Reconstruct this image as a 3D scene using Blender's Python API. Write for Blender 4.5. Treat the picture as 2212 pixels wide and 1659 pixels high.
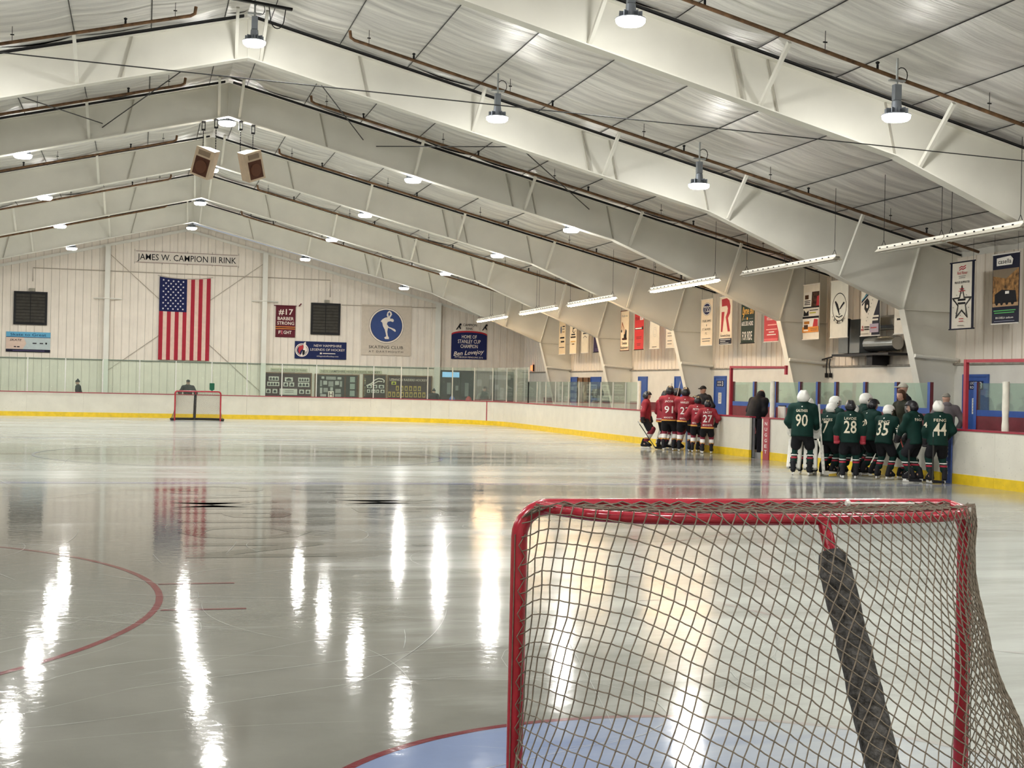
import bpy, bmesh, math, random
import numpy as np
from mathutils import Vector, Matrix

random.seed(7)
SC = bpy.context.scene
COL = SC.collection
for o in list(bpy.data.objects):
    bpy.data.objects.remove(o)

# ------------------------------------------------------------------ camera
CAM_POS = Vector((-2.314, -4.852, 1.690))
YAW, PITCH, ROLL, FPX = 0.2671, 0.0030, 0.0222, 2931.2
fw = Vector((math.sin(YAW)*math.cos(PITCH), math.cos(YAW)*math.cos(PITCH), math.sin(PITCH)))
r0 = Vector((math.cos(YAW), -math.sin(YAW), 0))
u0 = r0.cross(fw)
rr = r0*math.cos(ROLL) + u0*math.sin(ROLL)
uu = -r0*math.sin(ROLL) + u0*math.cos(ROLL)
cam = bpy.data.cameras.new('camera')
cam.sensor_width = 36.0
cam.lens = 36.0*FPX/2212.0
cam.clip_start, cam.clip_end = 0.05, 300
camo = bpy.data.objects.new('camera', cam)
COL.objects.link(camo)
M = Matrix((rr, uu, -fw)).transposed().to_4x4()
M.translation = CAM_POS
camo.matrix_world = M
SC.camera = camo

# ------------------------------------------------------------------ world, exposure
W = bpy.data.worlds.new('world')
SC.world = W
W.use_nodes = True
W.node_tree.nodes['Background'].inputs[0].default_value = (0.75, 0.8, 0.85, 1)
W.node_tree.nodes['Background'].inputs[1].default_value = 0.35
vs = SC.view_settings
vs.view_transform = 'Standard'
vs.look = 'None'
vs.exposure = 0.42
vs.gamma = 1.0
vs.use_curve_mapping = False
LED_STRENGTH = 16.0
LED_W, LED_SIDE = 850.0, 0.155        # lamp power, share of it sent sideways and up
SC.cycles.max_bounces = 5
SC.cycles.adaptive_threshold = 0.09
SC.cycles.diffuse_bounces = 6
SC.cycles.glossy_bounces = 3
SC.cycles.transmission_bounces = 3
SC.cycles.transparent_max_bounces = 5
SC.cycles.caustics_reflective = False
SC.cycles.caustics_refractive = False
TUBE_STRENGTH = 52.0

# ------------------------------------------------------------------ helpers
class MB:
    """collects geometry for one mesh"""
    def __init__(s):
        s.v, s.f, s.m = [], [], []
        s.mi = 0
    def add(s, vs_, fs):
        b = len(s.v)
        s.v += [tuple(p) for p in vs_]
        s.f += [tuple(b+i for i in q) for q in fs]
        s.m += [s.mi]*len(fs)
        return s
    def box(s, x0, x1, y0, y1, z0, z1):
        p = [(x, y, z) for z in (z0, z1) for y in (y0, y1) for x in (x0, x1)]
        return s.add(p, [(0, 2, 3, 1), (4, 5, 7, 6), (0, 1, 5, 4), (2, 6, 7, 3), (0, 4, 6, 2), (1, 3, 7, 5)])
    def obox(s, c, ax, ay, az):
        """box from centre and three half vectors"""
        c, ax, ay, az = map(Vector, (c, ax, ay, az))
        p = [c+ax*i+ay*j+az*k for k in (-1, 1) for j in (-1, 1) for i in (-1, 1)]
        return s.add(p, [(0, 2, 3, 1), (4, 5, 7, 6), (0, 1, 5, 4), (2, 6, 7, 3), (0, 4, 6, 2), (1, 3, 7, 5)])
    def bar(s, a, b, w, h, up=(0, 0, 1)):
        a, b = Vector(a), Vector(b)
        d = (b-a)
        t = d.normalized()
        upv = Vector(up)
        if abs(t.dot(upv)) > 0.98:
            upv = Vector((0, 1, 0))
        sx = t.cross(upv).normalized()
        sy = sx.cross(t).normalized()
        return s.obox((a+b)/2, d/2, sx*w/2, sy*h/2)
    def prism(s, poly, o, ux, uy, th):
        """closed 2d polygon in the frame o, ux, uy, extruded by th along ux x uy"""
        o, ux, uy = Vector(o), Vector(ux), Vector(uy)
        n = ux.cross(uy).normalized()*th
        k = len(poly)
        a = [o+ux*p[0]+uy*p[1] for p in poly]
        b = [q+n for q in a]
        fs = [tuple(range(k))[::-1], tuple(range(k, 2*k))]
        fs += [(i, (i+1) % k, k+(i+1) % k, k+i) for i in range(k)]
        return s.add(a+b, fs)
    def tube(s, pts, r, n=8, caps=True, closed=False):
        pts = [Vector(p) for p in pts]
        k = len(pts)
        rs = r if isinstance(r, (list, tuple)) else [r]*k
        ring, nrm = [], None
        for i in range(k):
            if closed:
                t = (pts[(i+1) % k]-pts[i-1])
            else:
                t = pts[min(i+1, k-1)]-pts[max(i-1, 0)]
            t.normalize()
            if nrm is None:
                nrm = t.cross(Vector((0, 0, 1)))
                if nrm.length < 0.05:
                    nrm = t.cross(Vector((0, 1, 0)))
            nrm = (nrm - t*nrm.dot(t)).normalized()
            bn = t.cross(nrm)
            ring += [pts[i]+(nrm*math.cos(2*math.pi*j/n)+bn*math.sin(2*math.pi*j/n))*rs[i] for j in range(n)]
        fs = []
        for i in range(k if closed else k-1):
            i2 = (i+1) % k
            fs += [(i*n+j, i*n+(j+1) % n, i2*n+(j+1) % n, i2*n+j) for j in range(n)]
        if caps and not closed:
            fs += [tuple(range(n))[::-1], tuple((k-1)*n+j for j in range(n))]
        return s.add(ring, fs)
    def lathe(s, prof, c=(0, 0, 0), n=20, ax=(0, 0, 1), caps=True):
        c, ax = Vector(c), Vector(ax).normalized()
        u = ax.cross(Vector((0, 1, 0)))
        if u.length < 0.1:
            u = ax.cross(Vector((1, 0, 0)))
        u.normalize()
        w = ax.cross(u)
        vs_, fs = [], []
        for r, h in prof:
            vs_ += [c+ax*h+(u*math.cos(2*math.pi*j/n)+w*math.sin(2*math.pi*j/n))*r for j in range(n)]
        for i in range(len(prof)-1):
            fs += [(i*n+j, i*n+(j+1) % n, (i+1)*n+(j+1) % n, (i+1)*n+j) for j in range(n)]
        if caps:
            fs += [tuple(range(n))[::-1], tuple((len(prof)-1)*n+j for j in range(n))]
        return s.add(vs_, fs)
    def quad(s, a, b, c, d):
        return s.add([a, b, c, d], [(0, 1, 2, 3)])
    def ring2d(s, c, r0_, r1_, z, a0=0, a1=2*math.pi, n=96):
        vs_, fs = [], []
        full = abs(a1-a0) > 6.28
        for i in range(n+1):
            a = a0+(a1-a0)*i/n
            for r_ in (r0_, r1_):
                vs_.append((c[0]+r_*math.cos(a), c[1]+r_*math.sin(a), z))
        fs = [(2*i, 2*i+1, 2*i+3, 2*i+2) for i in range(n)]
        return s.add(vs_, fs)
    def mesh(s, name, mats, smooth=False):
        me = bpy.data.meshes.new(name)
        me.from_pydata(s.v, [], s.f)
        if not isinstance(mats, (list, tuple)):
            mats = [mats]
        for m in mats:
            me.materials.append(m)
        if len(mats) > 1:
            me.polygons.foreach_set('material_index', s.m)
        if smooth:
            me.polygons.foreach_set('use_smooth', [True]*len(me.polygons))
        me.update()
        return me
    def build(s, name, mats, parent=None, smooth=False, world=False):
        if world and parent is not None:
            l = parent.location
            s.v = [(p[0]-l.x, p[1]-l.y, p[2]-l.z) for p in s.v]
        return link(name, s.mesh(name, mats, smooth), parent)

def link(name, data, parent=None, loc=None):
    o = bpy.data.objects.new(name, data)
    COL.objects.link(o)
    if parent is not None:
        o.parent = parent
    if loc is not None:
        o.location = loc
    return o

def tag(o, label=None, cat=None, group=None, kind=None):
    if label: o['label'] = label
    if cat: o['category'] = cat
    if group: o['group'] = group
    if kind: o['kind'] = kind
    return o

def thing(name, label, cat, loc=(0, 0, 0), rz=0, group=None, kind=None):
    o = link(name, None, None, loc)
    o.rotation_euler = (0, 0, rz)
    o.empty_display_size = 0.2
    return tag(o, label, cat, group, kind)

KIDS = {}
def copy_tree(o, parent=None):
    c = o.copy()
    COL.objects.link(c)
    c.parent = parent
    for ch in o.children:
        copy_tree(ch, c)
    return c

def smooth_angle(o, deg=40):
    me = o.data
    me.polygons.foreach_set('use_smooth', [True]*len(me.polygons))
    try:
        me.set_sharp_from_angle(angle=math.radians(deg))
    except Exception:
        pass
    return o

# ------------------------------------------------------------------ materials
MATS = {}
def srgb(h):
    h = h.lstrip('#')
    c = [int(h[i:i+2], 16)/255 for i in (0, 2, 4)]
    return tuple((x/12.92 if x <= 0.04045 else ((x+0.055)/1.055)**2.4) for x in c)

def pm(name, col, rough=0.5, metal=0.0, var=0.06, scale=6.0, bump=0.0, bscale=40.0, spec=None,
       emit=0.0, ecol=None, speck=0.0, stretch=None, trans=0.0):
    """procedural principled material: noise tint, optional speckle and bump"""
    if name in MATS:
        return MATS[name]
    if isinstance(col, str):
        col = srgb(col)
    m = bpy.data.materials.new(name)
    m.use_nodes = True
    nt = m.node_tree
    N, L = nt.nodes, nt.links
    b = N['Principled BSDF']
    tc = N.new('ShaderNodeTexCoord')
    src = tc.outputs['Object']
    if stretch:
        mp = N.new('ShaderNodeMapping')
        mp.inputs['Scale'].default_value = stretch
        L.new(src, mp.inputs['Vector'])
        src = mp.outputs['Vector']
    nz = N.new('ShaderNodeTexNoise')
    nz.inputs['Scale'].default_value = scale
    nz.inputs['Detail'].default_value = 5
    L.new(src, nz.inputs['Vector'])
    rp = N.new('ShaderNodeValToRGB')
    lo = tuple(max(0, c*(1-var)) for c in col)
    hi = tuple(min(1, c*(1+var)) for c in col)
    rp.color_ramp.elements[0].position = 0.3
    rp.color_ramp.elements[0].color = (*lo, 1)
    rp.color_ramp.elements[1].position = 0.7
    rp.color_ramp.elements[1].color = (*hi, 1)
    L.new(nz.outputs['Fac'], rp.inputs['Fac'])
    out = rp.outputs['Color']
    if speck > 0:
        vz = N.new('ShaderNodeTexNoise')
        vz.inputs['Scale'].default_value = 26
        vz.inputs['Detail'].default_value = 3
        L.new(tc.outputs['Object'], vz.inputs['Vector'])
        r2 = N.new('ShaderNodeValToRGB')
        r2.color_ramp.elements[0].position = 0.66
        r2.color_ramp.elements[0].color = (0, 0, 0, 1)
        r2.color_ramp.elements[1].position = 0.72
        r2.color_ramp.elements[1].color = (speck, speck, speck, 1)
        L.new(vz.outputs['Fac'], r2.inputs['Fac'])
        mx = N.new('ShaderNodeMixRGB')
        mx.inputs[2].default_value = (0.05, 0.045, 0.04, 1)
        L.new(r2.outputs['Color'], mx.inputs[0])
        L.new(out, mx.inputs[1])
        out = mx.outputs[0]
    L.new(out, b.inputs['Base Color'])
    b.inputs['Roughness'].default_value = rough
    b.inputs['Metallic'].default_value = metal
    if spec is None:
        spec = 0.5 if max(col) > 0.12 or rough < 0.4 else 0.2
    b.inputs['Specular IOR Level'].default_value = spec
    if trans:
        b.inputs['Transmission Weight'].default_value = trans
    if bump > 0:
        bz = N.new('ShaderNodeTexNoise')
        bz.inputs['Scale'].default_value = bscale
        bz.inputs['Detail'].default_value = 4
        L.new(src, bz.inputs['Vector'])
        bp = N.new('ShaderNodeBump')
        bp.inputs['Strength'].default_value = bump
        bp.inputs['Distance'].default_value = 0.02
        L.new(bz.outputs['Fac'], bp.inputs['Height'])
        L.new(bp.outputs['Normal'], b.inputs['Normal'])
    if emit > 0:
        b.inputs['Emission Color'].default_value = (*(ecol or col), 1)
        b.inputs['Emission Strength'].default_value = emit
    MATS[name] = m
    return m

def glass_mat(name, tint, refl=0.06, haze=0.06, hazecol=(0.75, 0.85, 0.8)):
    m = bpy.data.materials.new(name)
    m.use_nodes = True
    nt = m.node_tree
    N, L = nt.nodes, nt.links
    N.remove(N['Principled BSDF'])
    tr = N.new('ShaderNodeBsdfTransparent')
    tr.inputs[0].default_value = (*tint, 1)
    gl = N.new('ShaderNodeBsdfGlossy')
    gl.inputs['Roughness'].default_value = 0.03
    df = N.new('ShaderNodeBsdfDiffuse')
    nz = N.new('ShaderNodeTexNoise')
    nz.inputs['Scale'].default_value = 3
    tc = N.new('ShaderNodeTexCoord')
    L.new(tc.outputs['Object'], nz.inputs['Vector'])
    rp = N.new('ShaderNodeValToRGB')
    rp.color_ramp.elements[0].color = (haze*0.5,)*3+(1,)
    rp.color_ramp.elements[1].color = (haze*1.5,)*3+(1,)
    L.new(nz.outputs['Fac'], rp.inputs['Fac'])
    df.inputs[0].default_value = (*hazecol, 1)
    m1 = N.new('ShaderNodeMixShader')
    L.new(rp.outputs['Color'], m1.inputs[0])
    L.new(tr.outputs[0], m1.inputs[1])
    L.new(df.outputs[0], m1.inputs[2])
    fr = N.new('ShaderNodeFresnel')
    fr.inputs['IOR'].default_value = 1.45
    ml = N.new('ShaderNodeMath')
    ml.operation = 'MULTIPLY'
    ml.inputs[1].default_value = refl/0.04
    L.new(fr.outputs[0], ml.inputs[0])
    m2 = N.new('ShaderNodeMixShader')
    L.new(ml.outputs[0], m2.inputs[0])
    L.new(m1.outputs[0], m2.inputs[1])
    L.new(gl.outputs[0], m2.inputs[2])
    L.new(m2.outputs[0], N['Material Output'].inputs[0])
    MATS[name] = m
    return m

def ice_mat(name, col, frostlo=0.0):
    """ice over paint: clean glossy patches, frosted and skated patches; world coordinates"""
    m = bpy.data.materials.new(name)
    m.use_nodes = True
    nt = m.node_tree
    N, L = nt.nodes, nt.links
    b = N['Principled BSDF']
    geo = N.new('ShaderNodeNewGeometry')
    sp = N.new('ShaderNodeSeparateXYZ')
    L.new(geo.outputs['Position'], sp.inputs[0])
    # how worn the ice is along the rink
    mr = N.new('ShaderNodeMapRange')
    mr.inputs['From Min'].default_value = 0
    mr.inputs['From Max'].default_value = 60
    L.new(sp.outputs['Y'], mr.inputs['Value'])
    cr = N.new('ShaderNodeValToRGB')
    e = cr.color_ramp.elements
    e[0].position, e[0].color = 0.0, (0.30,)*3+(1,)
    e[1].position, e[1].color = 1.0, (0.86,)*3+(1,)
    for p, v in ((0.17, 0.30), (0.24, 0.36), (0.29, 0.52), (0.32, 0.76), (0.375, 0.78), (0.41, 0.55), (0.50, 0.52), (0.545, 0.72), (0.70, 0.84)):
        q = e.new(p)
        q.color = (v,)*3+(1,)
    L.new(mr.outputs[0], cr.inputs[0])
    mp = N.new('ShaderNodeMapping')
    mp.inputs['Scale'].default_value = (0.16, 0.8, 1)
    mp.inputs['Rotation'].default_value = (0, 0, 0.1)
    L.new(geo.outputs['Position'], mp.inputs[0])
    n1 = N.new('ShaderNodeTexNoise')
    n1.inputs['Scale'].default_value = 1.1
    n1.inputs['Detail'].default_value = 9
    n1.inputs['Roughness'].default_value = 0.68
    L.new(mp.outputs[0], n1.inputs['Vector'])
    xr_ = N.new('ShaderNodeMapRange')
    xr_.interpolation_type = 'SMOOTHSTEP'
    xr_.inputs['From Min'].default_value = -1.3
    xr_.inputs['From Max'].default_value = 1.8
    xr_.inputs['To Min'].default_value = 0.0
    xr_.inputs['To Max'].default_value = 0.55
    L.new(sp.outputs['X'], xr_.inputs['Value'])
    yr_ = N.new('ShaderNodeMapRange')
    yr_.inputs['From Min'].default_value = 9.0
    yr_.inputs['From Max'].default_value = 17.0
    yr_.inputs['To Min'].default_value = 1.0
    yr_.inputs['To Max'].default_value = 0.0
    L.new(sp.outputs['Y'], yr_.inputs['Value'])
    xy_ = N.new('ShaderNodeMath')
    xy_.operation = 'MULTIPLY'
    L.new(xr_.outputs[0], xy_.inputs[0])
    L.new(yr_.outputs[0], xy_.inputs[1])
    a0_ = N.new('ShaderNodeMath')
    a0_.operation = 'ADD'
    L.new(xy_.outputs[0], a0_.inputs[0])
    L.new(cr.outputs['Color'], a0_.inputs[1])
    ad = N.new('ShaderNodeMath')
    ad.operation = 'ADD'
    L.new(n1.outputs['Fac'], ad.inputs[0])
    L.new(a0_.outputs[0], ad.inputs[1])
    fm = N.new('ShaderNodeMapRange')
    fm.inputs['From Min'].default_value = 0.86
    fm.inputs['From Max'].default_value = 1.42
    fm.inputs['To Min'].default_value = frostlo
    fm.inputs['To Max'].default_value = 0.93
    L.new(ad.outputs[0], fm.inputs['Value'])
    n2 = N.new('ShaderNodeTexNoise')
    n2.inputs['Scale'].default_value = 2.4
    n2.inputs['Detail'].default_value = 8
    L.new(geo.outputs['Position'], n2.inputs['Vector'])
    r2 = N.new('ShaderNodeValToRGB')
    r2.color_ramp.elements[0].position = 0.35
    r2.color_ramp.elements[0].color = (*[c*0.94 for c in col], 1)
    r2.color_ramp.elements[1].position = 0.68
    r2.color_ramp.elements[1].color = (*[min(1, c*1.06) for c in col], 1)
    L.new(n2.outputs['Fac'], r2.inputs[0])
    mx = N.new('ShaderNodeMixRGB')
    L.new(fm.outputs[0], mx.inputs[0])
    L.new(r2.outputs[0], mx.inputs[1])
    mx.inputs[2].default_value = (0.46, 0.48, 0.445, 1)
    L.new(mx.outputs[0], b.inputs['Base Color'])
    rm = N.new('ShaderNodeMapRange')
    rm.inputs['To Min'].default_value = 0.06
    rm.inputs['To Max'].default_value = 0.20
    L.new(fm.outputs[0], rm.inputs['Value'])
    L.new(rm.outputs[0], b.inputs['Roughness'])
    b.inputs['IOR'].default_value = 1.31
    sm = N.new('ShaderNodeMapRange')
    sm.inputs['To Min'].default_value = 0.28
    sm.inputs['To Max'].default_value = 0.07
    L.new(fm.outputs[0], sm.inputs['Value'])
    L.new(sm.outputs[0], b.inputs['Specular IOR Level'])
    bz = N.new('ShaderNodeTexNoise')
    bz.inputs['Scale'].default_value = 9
    bz.inputs['Detail'].default_value = 6
    L.new(geo.outputs['Position'], bz.inputs['Vector'])
    bp = N.new('ShaderNodeBump')
    bp.inputs['Strength'].default_value = 0.05
    bp.inputs['Distance'].default_value = 0.02
    L.new(bz.outputs['Fac'], bp.inputs['Height'])
    L.new(bp.outputs['Normal'], b.inputs['Normal'])
    MATS[name] = m
    return m

def liner_mat(name):
    """shiny wrinkled ceiling fabric: creases run down the roof slope"""
    m = bpy.data.materials.new(name)
    m.use_nodes = True
    nt = m.node_tree
    N, L = nt.nodes, nt.links
    b = N['Principled BSDF']
    geo = N.new('ShaderNodeNewGeometry')
    mp = N.new('ShaderNodeMapping')
    mp.inputs['Scale'].default_value = (0.22, 2.6, 0.22)
    L.new(geo.outputs['Position'], mp.inputs[0])
    nz = N.new('ShaderNodeTexNoise')
    nz.inputs['Scale'].default_value = 1.5
    nz.inputs['Detail'].default_value = 6
    nz.inputs['Roughness'].default_value = 0.6
    nz.inputs['Distortion'].default_value = 0.35
    L.new(mp.outputs[0], nz.inputs['Vector'])
    rp = N.new('ShaderNodeValToRGB')  # crease streaks of sheen and shade put into the colour
    rp.color_ramp.elements[0].position = 0.3
    rp.color_ramp.elements[0].color = (0.56, 0.545, 0.53, 1)
    rp.color_ramp.elements[1].position = 0.7
    rp.color_ramp.elements[1].color = (1.0, 0.985, 0.94, 1)
    L.new(nz.outputs['Fac'], rp.inputs[0])
    L.new(rp.outputs[0], b.inputs['Base Color'])
    b.inputs['Metallic'].default_value = 0.45
    b.inputs['Roughness'].default_value = 0.40
    bp = N.new('ShaderNodeBump')
    bp.inputs['Strength'].default_value = 1.0
    bp.inputs['Distance'].default_value = 0.16
    L.new(nz.outputs['Fac'], bp.inputs['Height'])
    L.new(bp.outputs['Normal'], b.inputs['Normal'])
    MATS[name] = m
    return m

WHITE_STEEL = pm('white_painted_steel', (0.75, 0.735, 0.66), 0.5, var=0.05, scale=1.2, bump=0.06, bscale=5)
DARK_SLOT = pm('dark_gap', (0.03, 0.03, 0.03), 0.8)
PANEL_WHITE = pm('wall_panel_cream', (0.80, 0.73, 0.635), 0.55, var=0.05, scale=1.5)
RIB_GROOVE = pm('wall_rib_joint', (0.42, 0.38, 0.33), 0.6)  # darker strip along the lap joint of each wall panel
BLOCK_WHITE = pm('painted_block', (0.68, 0.66, 0.60), 0.65, var=0.06, scale=2.5, bump=0.12, bscale=9)
CONCRETE = pm('concrete_floor', (0.22, 0.22, 0.22), 0.7, var=0.15, bump=0.1)
BOARD_WHITE = pm('dasher_plastic', (0.64, 0.62, 0.54), 0.32, var=0.05, scale=2.2, speck=0.32)
KICK_YELLOW = pm('kick_plate_yellow', (0.72, 0.50, 0.015), 0.4, var=0.12, scale=5, speck=0.4)
CAP_RED = pm('cap_rail_red', (0.30, 0.022, 0.045), 0.35, var=0.1)
GLASS = glass_mat('rink_glass', (0.90, 0.965, 0.92), 0.018, 0.035)
BENCH_GLASS = glass_mat('bench_glass', (0.84, 0.95, 0.91), 0.018, 0.05)
MULLION = pm('aluminium_mullion', (0.62, 0.62, 0.58), 0.35, metal=0.5)
ICE = ice_mat('ice', (0.160, 0.160, 0.140))
ICE_RED = ice_mat('ice_red_line', (0.14, 0.02, 0.028))
ICE_BLUE = ice_mat('ice_blue_line', (0.05, 0.05, 0.26))
ICE_CREASE = ice_mat('ice_crease_blue', (0.17, 0.22, 0.35))
ICE_LOGO = ice_mat('ice_dark_lettering', (0.075, 0.082, 0.07))
SCRATCH = pm('skate_scratch', (0.36, 0.37, 0.34), 0.6, var=0.1)
LINER = liner_mat('ceiling_liner')
RUST = pm('rusty_pipe', (0.16, 0.085, 0.04), 0.6, metal=0.3, var=0.5, scale=9)
BLACK_METAL = pm('black_metal', (0.02, 0.02, 0.022), 0.45, metal=0.4)
GALV = pm('galvanised', (0.42, 0.44, 0.45), 0.35, metal=0.8, var=0.15, scale=4)
LED_LENS = pm('led_lens', (1, 1, 1), 0.4, emit=LED_STRENGTH, ecol=(1.0, 0.985, 0.93))
LED_LENS.cycles.emission_sampling = 'NONE'
TUBE_LIT = pm('fluorescent_lit', (1, 0.95, 0.85), 0.4, emit=TUBE_STRENGTH, ecol=(1.0, 0.66, 0.34))
TUBE_OFF = pm('fluorescent_off', (0.55, 0.53, 0.47), 0.4)
FIXTURE = pm('fixture_white', (0.78, 0.74, 0.64), 0.4)
HOUSING = pm('led_housing', (0.30, 0.33, 0.38), 0.4, metal=0.6)

# ------------------------------------------------------------------ building data
RX = -0.26                                  # ridge X
FRAME_Y = [0.18, 8.34, 16.5, 24.66, 31.3, 39.5, 47.66, 55.82]
END_Y, NEAR_Y, WALL_X = 64.0, -9.0, 17.15
XW = WALL_X-RX
def ztop(xr): return 9.45-0.2465*abs(xr)
# ================================================================== STRUCTURE
# ---- floor and ice
BX, BY0, BY1, BR = 13.2, -3.55, 58.0, 6.1           # dasher board line, corner radius
def rink_outline(off=0.0, n=14):
    """closed outline of the rink, counter-clockwise from the lower right corner"""
    pts = []
    r = BR+off
    for cx, cy, a0 in ((BX-BR, BY0+BR, -90), (BX-BR, BY1-BR, 0), (-BX+BR, BY1-BR, 90), (-BX+BR, BY0+BR, 180)):
        for i in range(n+1):
            a = math.radians(a0+90*i/n)
            pts.append((cx+r*math.cos(a), cy+r*math.sin(a)))
    return pts

mb = MB()
mb.box(-WALL_X-0.3, WALL_X+0.3, NEAR_Y-0.3, END_Y+0.3, -0.30, -0.03)
tag(mb.build('floor', CONCRETE), 'grey concrete floor around the ice', 'floor', kind='structure')

ice = thing('ice_sheet', 'grey white ice sheet with painted hockey lines', 'ice', kind='structure')
mb = MB()
out = rink_outline(0.0)
k = len(out)
mb.add([(x, y, 0) for x, y in out]+[(x, y, -0.03) for x, y in out],
       [tuple(range(k)), tuple(range(k, 2*k))[::-1]]+[((i+1) % k, i, k+i, k+(i+1) % k) for i in range(k)])
mb.build('ice_surface', ICE, ice)
def flat(name, mat, fn, z=0.0012):
    m_ = MB()
    fn(m_, z)
    return m_.build(name, mat, ice)
def rect(x0, x1, y0, y1):
    return lambda m_, z: m_.quad((x0, y0, z), (x1, y0, z), (x1, y1, z), (x0, y1, z))
flat('goal_line', ICE_RED, rect(-12.3, 12.3, -0.025, 0.025), 0.0024)
flat('goal_line', ICE_RED, rect(-12.4, 12.4, 54.225, 54.275), 0.0024)
flat('blue_line', ICE_BLUE, rect(-13.15, 13.15, 18.05, 18.35))
flat('blue_line', ICE_BLUE, rect(-13.15, 13.15, 35.35, 35.65))
flat('centre_line', ICE_RED, rect(-13.15, 13.15, 26.75, 27.05))
flat('centre_circle', ICE_BLUE, lambda m_, z: m_.ring2d((0, 26.95), 4.545, 4.60, z), 0.002)
for gy, sg in ((0, 1), (54.25, -1)):
    def crease(m_, z, gy=gy, sg=sg):
        vs_ = [(0, gy, z)]+[(1.75*math.cos(a), gy+sg*1.75*math.sin(a), z) for a in [math.pi*i/40 for i in range(41)]]
        fs = [(0, i, i+1) if sg > 0 else (0, i+1, i) for i in range(1, 41)]
        m_.add(vs_, fs)
    flat('goal_crease', ICE_CREASE, crease)
    flat('crease_line', ICE_RED, lambda m_, z, gy=gy, sg=sg: m_.ring2d((0, gy), 1.75, 1.80, z, 0 if sg > 0 else math.pi, math.pi if sg > 0 else 2*math.pi, 48), 0.002)
    for sx in (-1, 1):
        c = (sx*6.706, gy+sg*6.1)
        flat('faceoff_circle', ICE_RED, lambda m_, z, c=c: m_.ring2d(c, 4.545, 4.60, z))
        flat('faceoff_dot', ICE_RED, lambda m_, z, c=c: m_.ring2d(c, 0.0, 0.30, z, n=40))
        for s2 in (-1, 1):
            for yy in (-0.66, 0.66):
                x0 = c[0]+s2*4.57
                x1 = x0+s2*0.62
                flat('hash_mark', ICE_RED, rect(min(x0, x1), max(x0, x1), c[1]+yy-0.025, c[1]+yy+0.025), 0.0018)
for x, y in ((-6.7, 20.0), (6.7, 20.0), (-6.7, 33.8), (6.7, 33.8)):
    flat('faceoff_dot', ICE_RED, lambda m_, z, x=x, y=y: m_.ring2d((x, y), 0, 0.30, z, n=32))

# ---- text helper (built-in font, turned into a mesh)
TXT = bpy.data.scenes.new('lettering_workshop')
def text_geo(body, size=1.0, bold=0.0, shear=0.0, spacing=1.0, align='CENTER'):
    cu = bpy.data.curves.new('txt', 'FONT')
    cu.body = body
    cu.size = size
    cu.align_x = align
    cu.align_y = 'BOTTOM_BASELINE'
    cu.offset = bold
    cu.shear = shear
    cu.space_character = spacing
    cu.resolution_u = 2
    o = bpy.data.objects.new('txt', cu)
    TXT.collection.objects.link(o)
    vl = TXT.view_layers[0]
    vl.update()
    me = bpy.data.meshes.new_from_object(o.evaluated_get(vl.depsgraph))
    vs_ = [tuple(v.co) for v in me.vertices]
    fs = [tuple(p.vertices) for p in me.polygons]
    bpy.data.objects.remove(o)
    bpy.data.curves.remove(cu)
    bpy.data.meshes.remove(me)
    return vs_, fs

def put_text(body, o, ux, uy, h, w=None, bold=0.0, shear=0.0, spacing=1.0, squash=True):
    """text mesh: baseline centre at o, cap height h, fitted to width w; returns MB"""
    vs_, fs = text_geo(body, 1.0, bold, shear, spacing)
    m_ = MB()
    if not vs_:
        return m_
    xs = [v[0] for v in vs_]
    x0, x1 = min(xs), max(xs)
    sy = h/0.70
    sx = sy if w is None else w/max(1e-6, x1-x0)
    if w is not None and not squash:
        sx = min(sx, sy)
    o, ux, uy = Vector(o), Vector(ux), Vector(uy)
    cx = (x0+x1)/2
    m_.add([o+ux*((v[0]-cx)*sx)+uy*(v[1]*sy) for v in vs_], fs)
    return m_

# big lettering frozen into the ice, read from the left hand side boards
for body, x0, y0, y1 in (('CAMPION', -1.82, 8.44, 17.65), ('JAMES W.', 0.55, 9.2, 17.1)):
    n = len(body)
    m_ = put_text(body, (x0, (y0+y1)/2, 0.0016), (0, -1, 0), (1, 0, 0), 1.4, y1-y0, bold=0.02, spacing=1.25)
    m_.build('ice_lettering', ICE_LOGO, ice)

# skate scratches: uncountable thin marks
mb = MB()
rs = random.Random(11)
for i in range(260):
    if i < 150:
        x, y = rs.uniform(-5.5, 5.5), rs.uniform(0.8, 13)
    else:
        x, y = rs.uniform(-11, 11), rs.uniform(13, 45)
    a = rs.uniform(0, 6.28)
    cv = rs.choice((-1, 1))*rs.uniform(0.0, 1.0)**2*1.6
    ln = rs.uniform(0.5, 3.6)
    wd = rs.uniform(0.0007, 0.0022)*(1 if i < 150 else 2.0)
    st = 14
    prev = None
    for j in range(st+1):
        t = j/st
        w_ = wd*(math.sin(math.pi*t)**0.5+0.05)*rs.uniform(0.6, 1.2)
        nx, ny = -math.sin(a), math.cos(a)
        p = ((x+nx*w_, y+ny*w_, 0.0032), (x-nx*w_, y-ny*w_, 0.0032))
        if prev and abs(x) < 13 and -3 < y < 57:
            mb.quad(prev[0], prev[1], p[1], p[0])
        prev = p
        x += math.cos(a)*ln/st
        y += math.sin(a)*ln/st
        a += cv*ln/st
o = mb.build('skate_marks', SCRATCH, ice)
o['kind'] = 'stuff'

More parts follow.
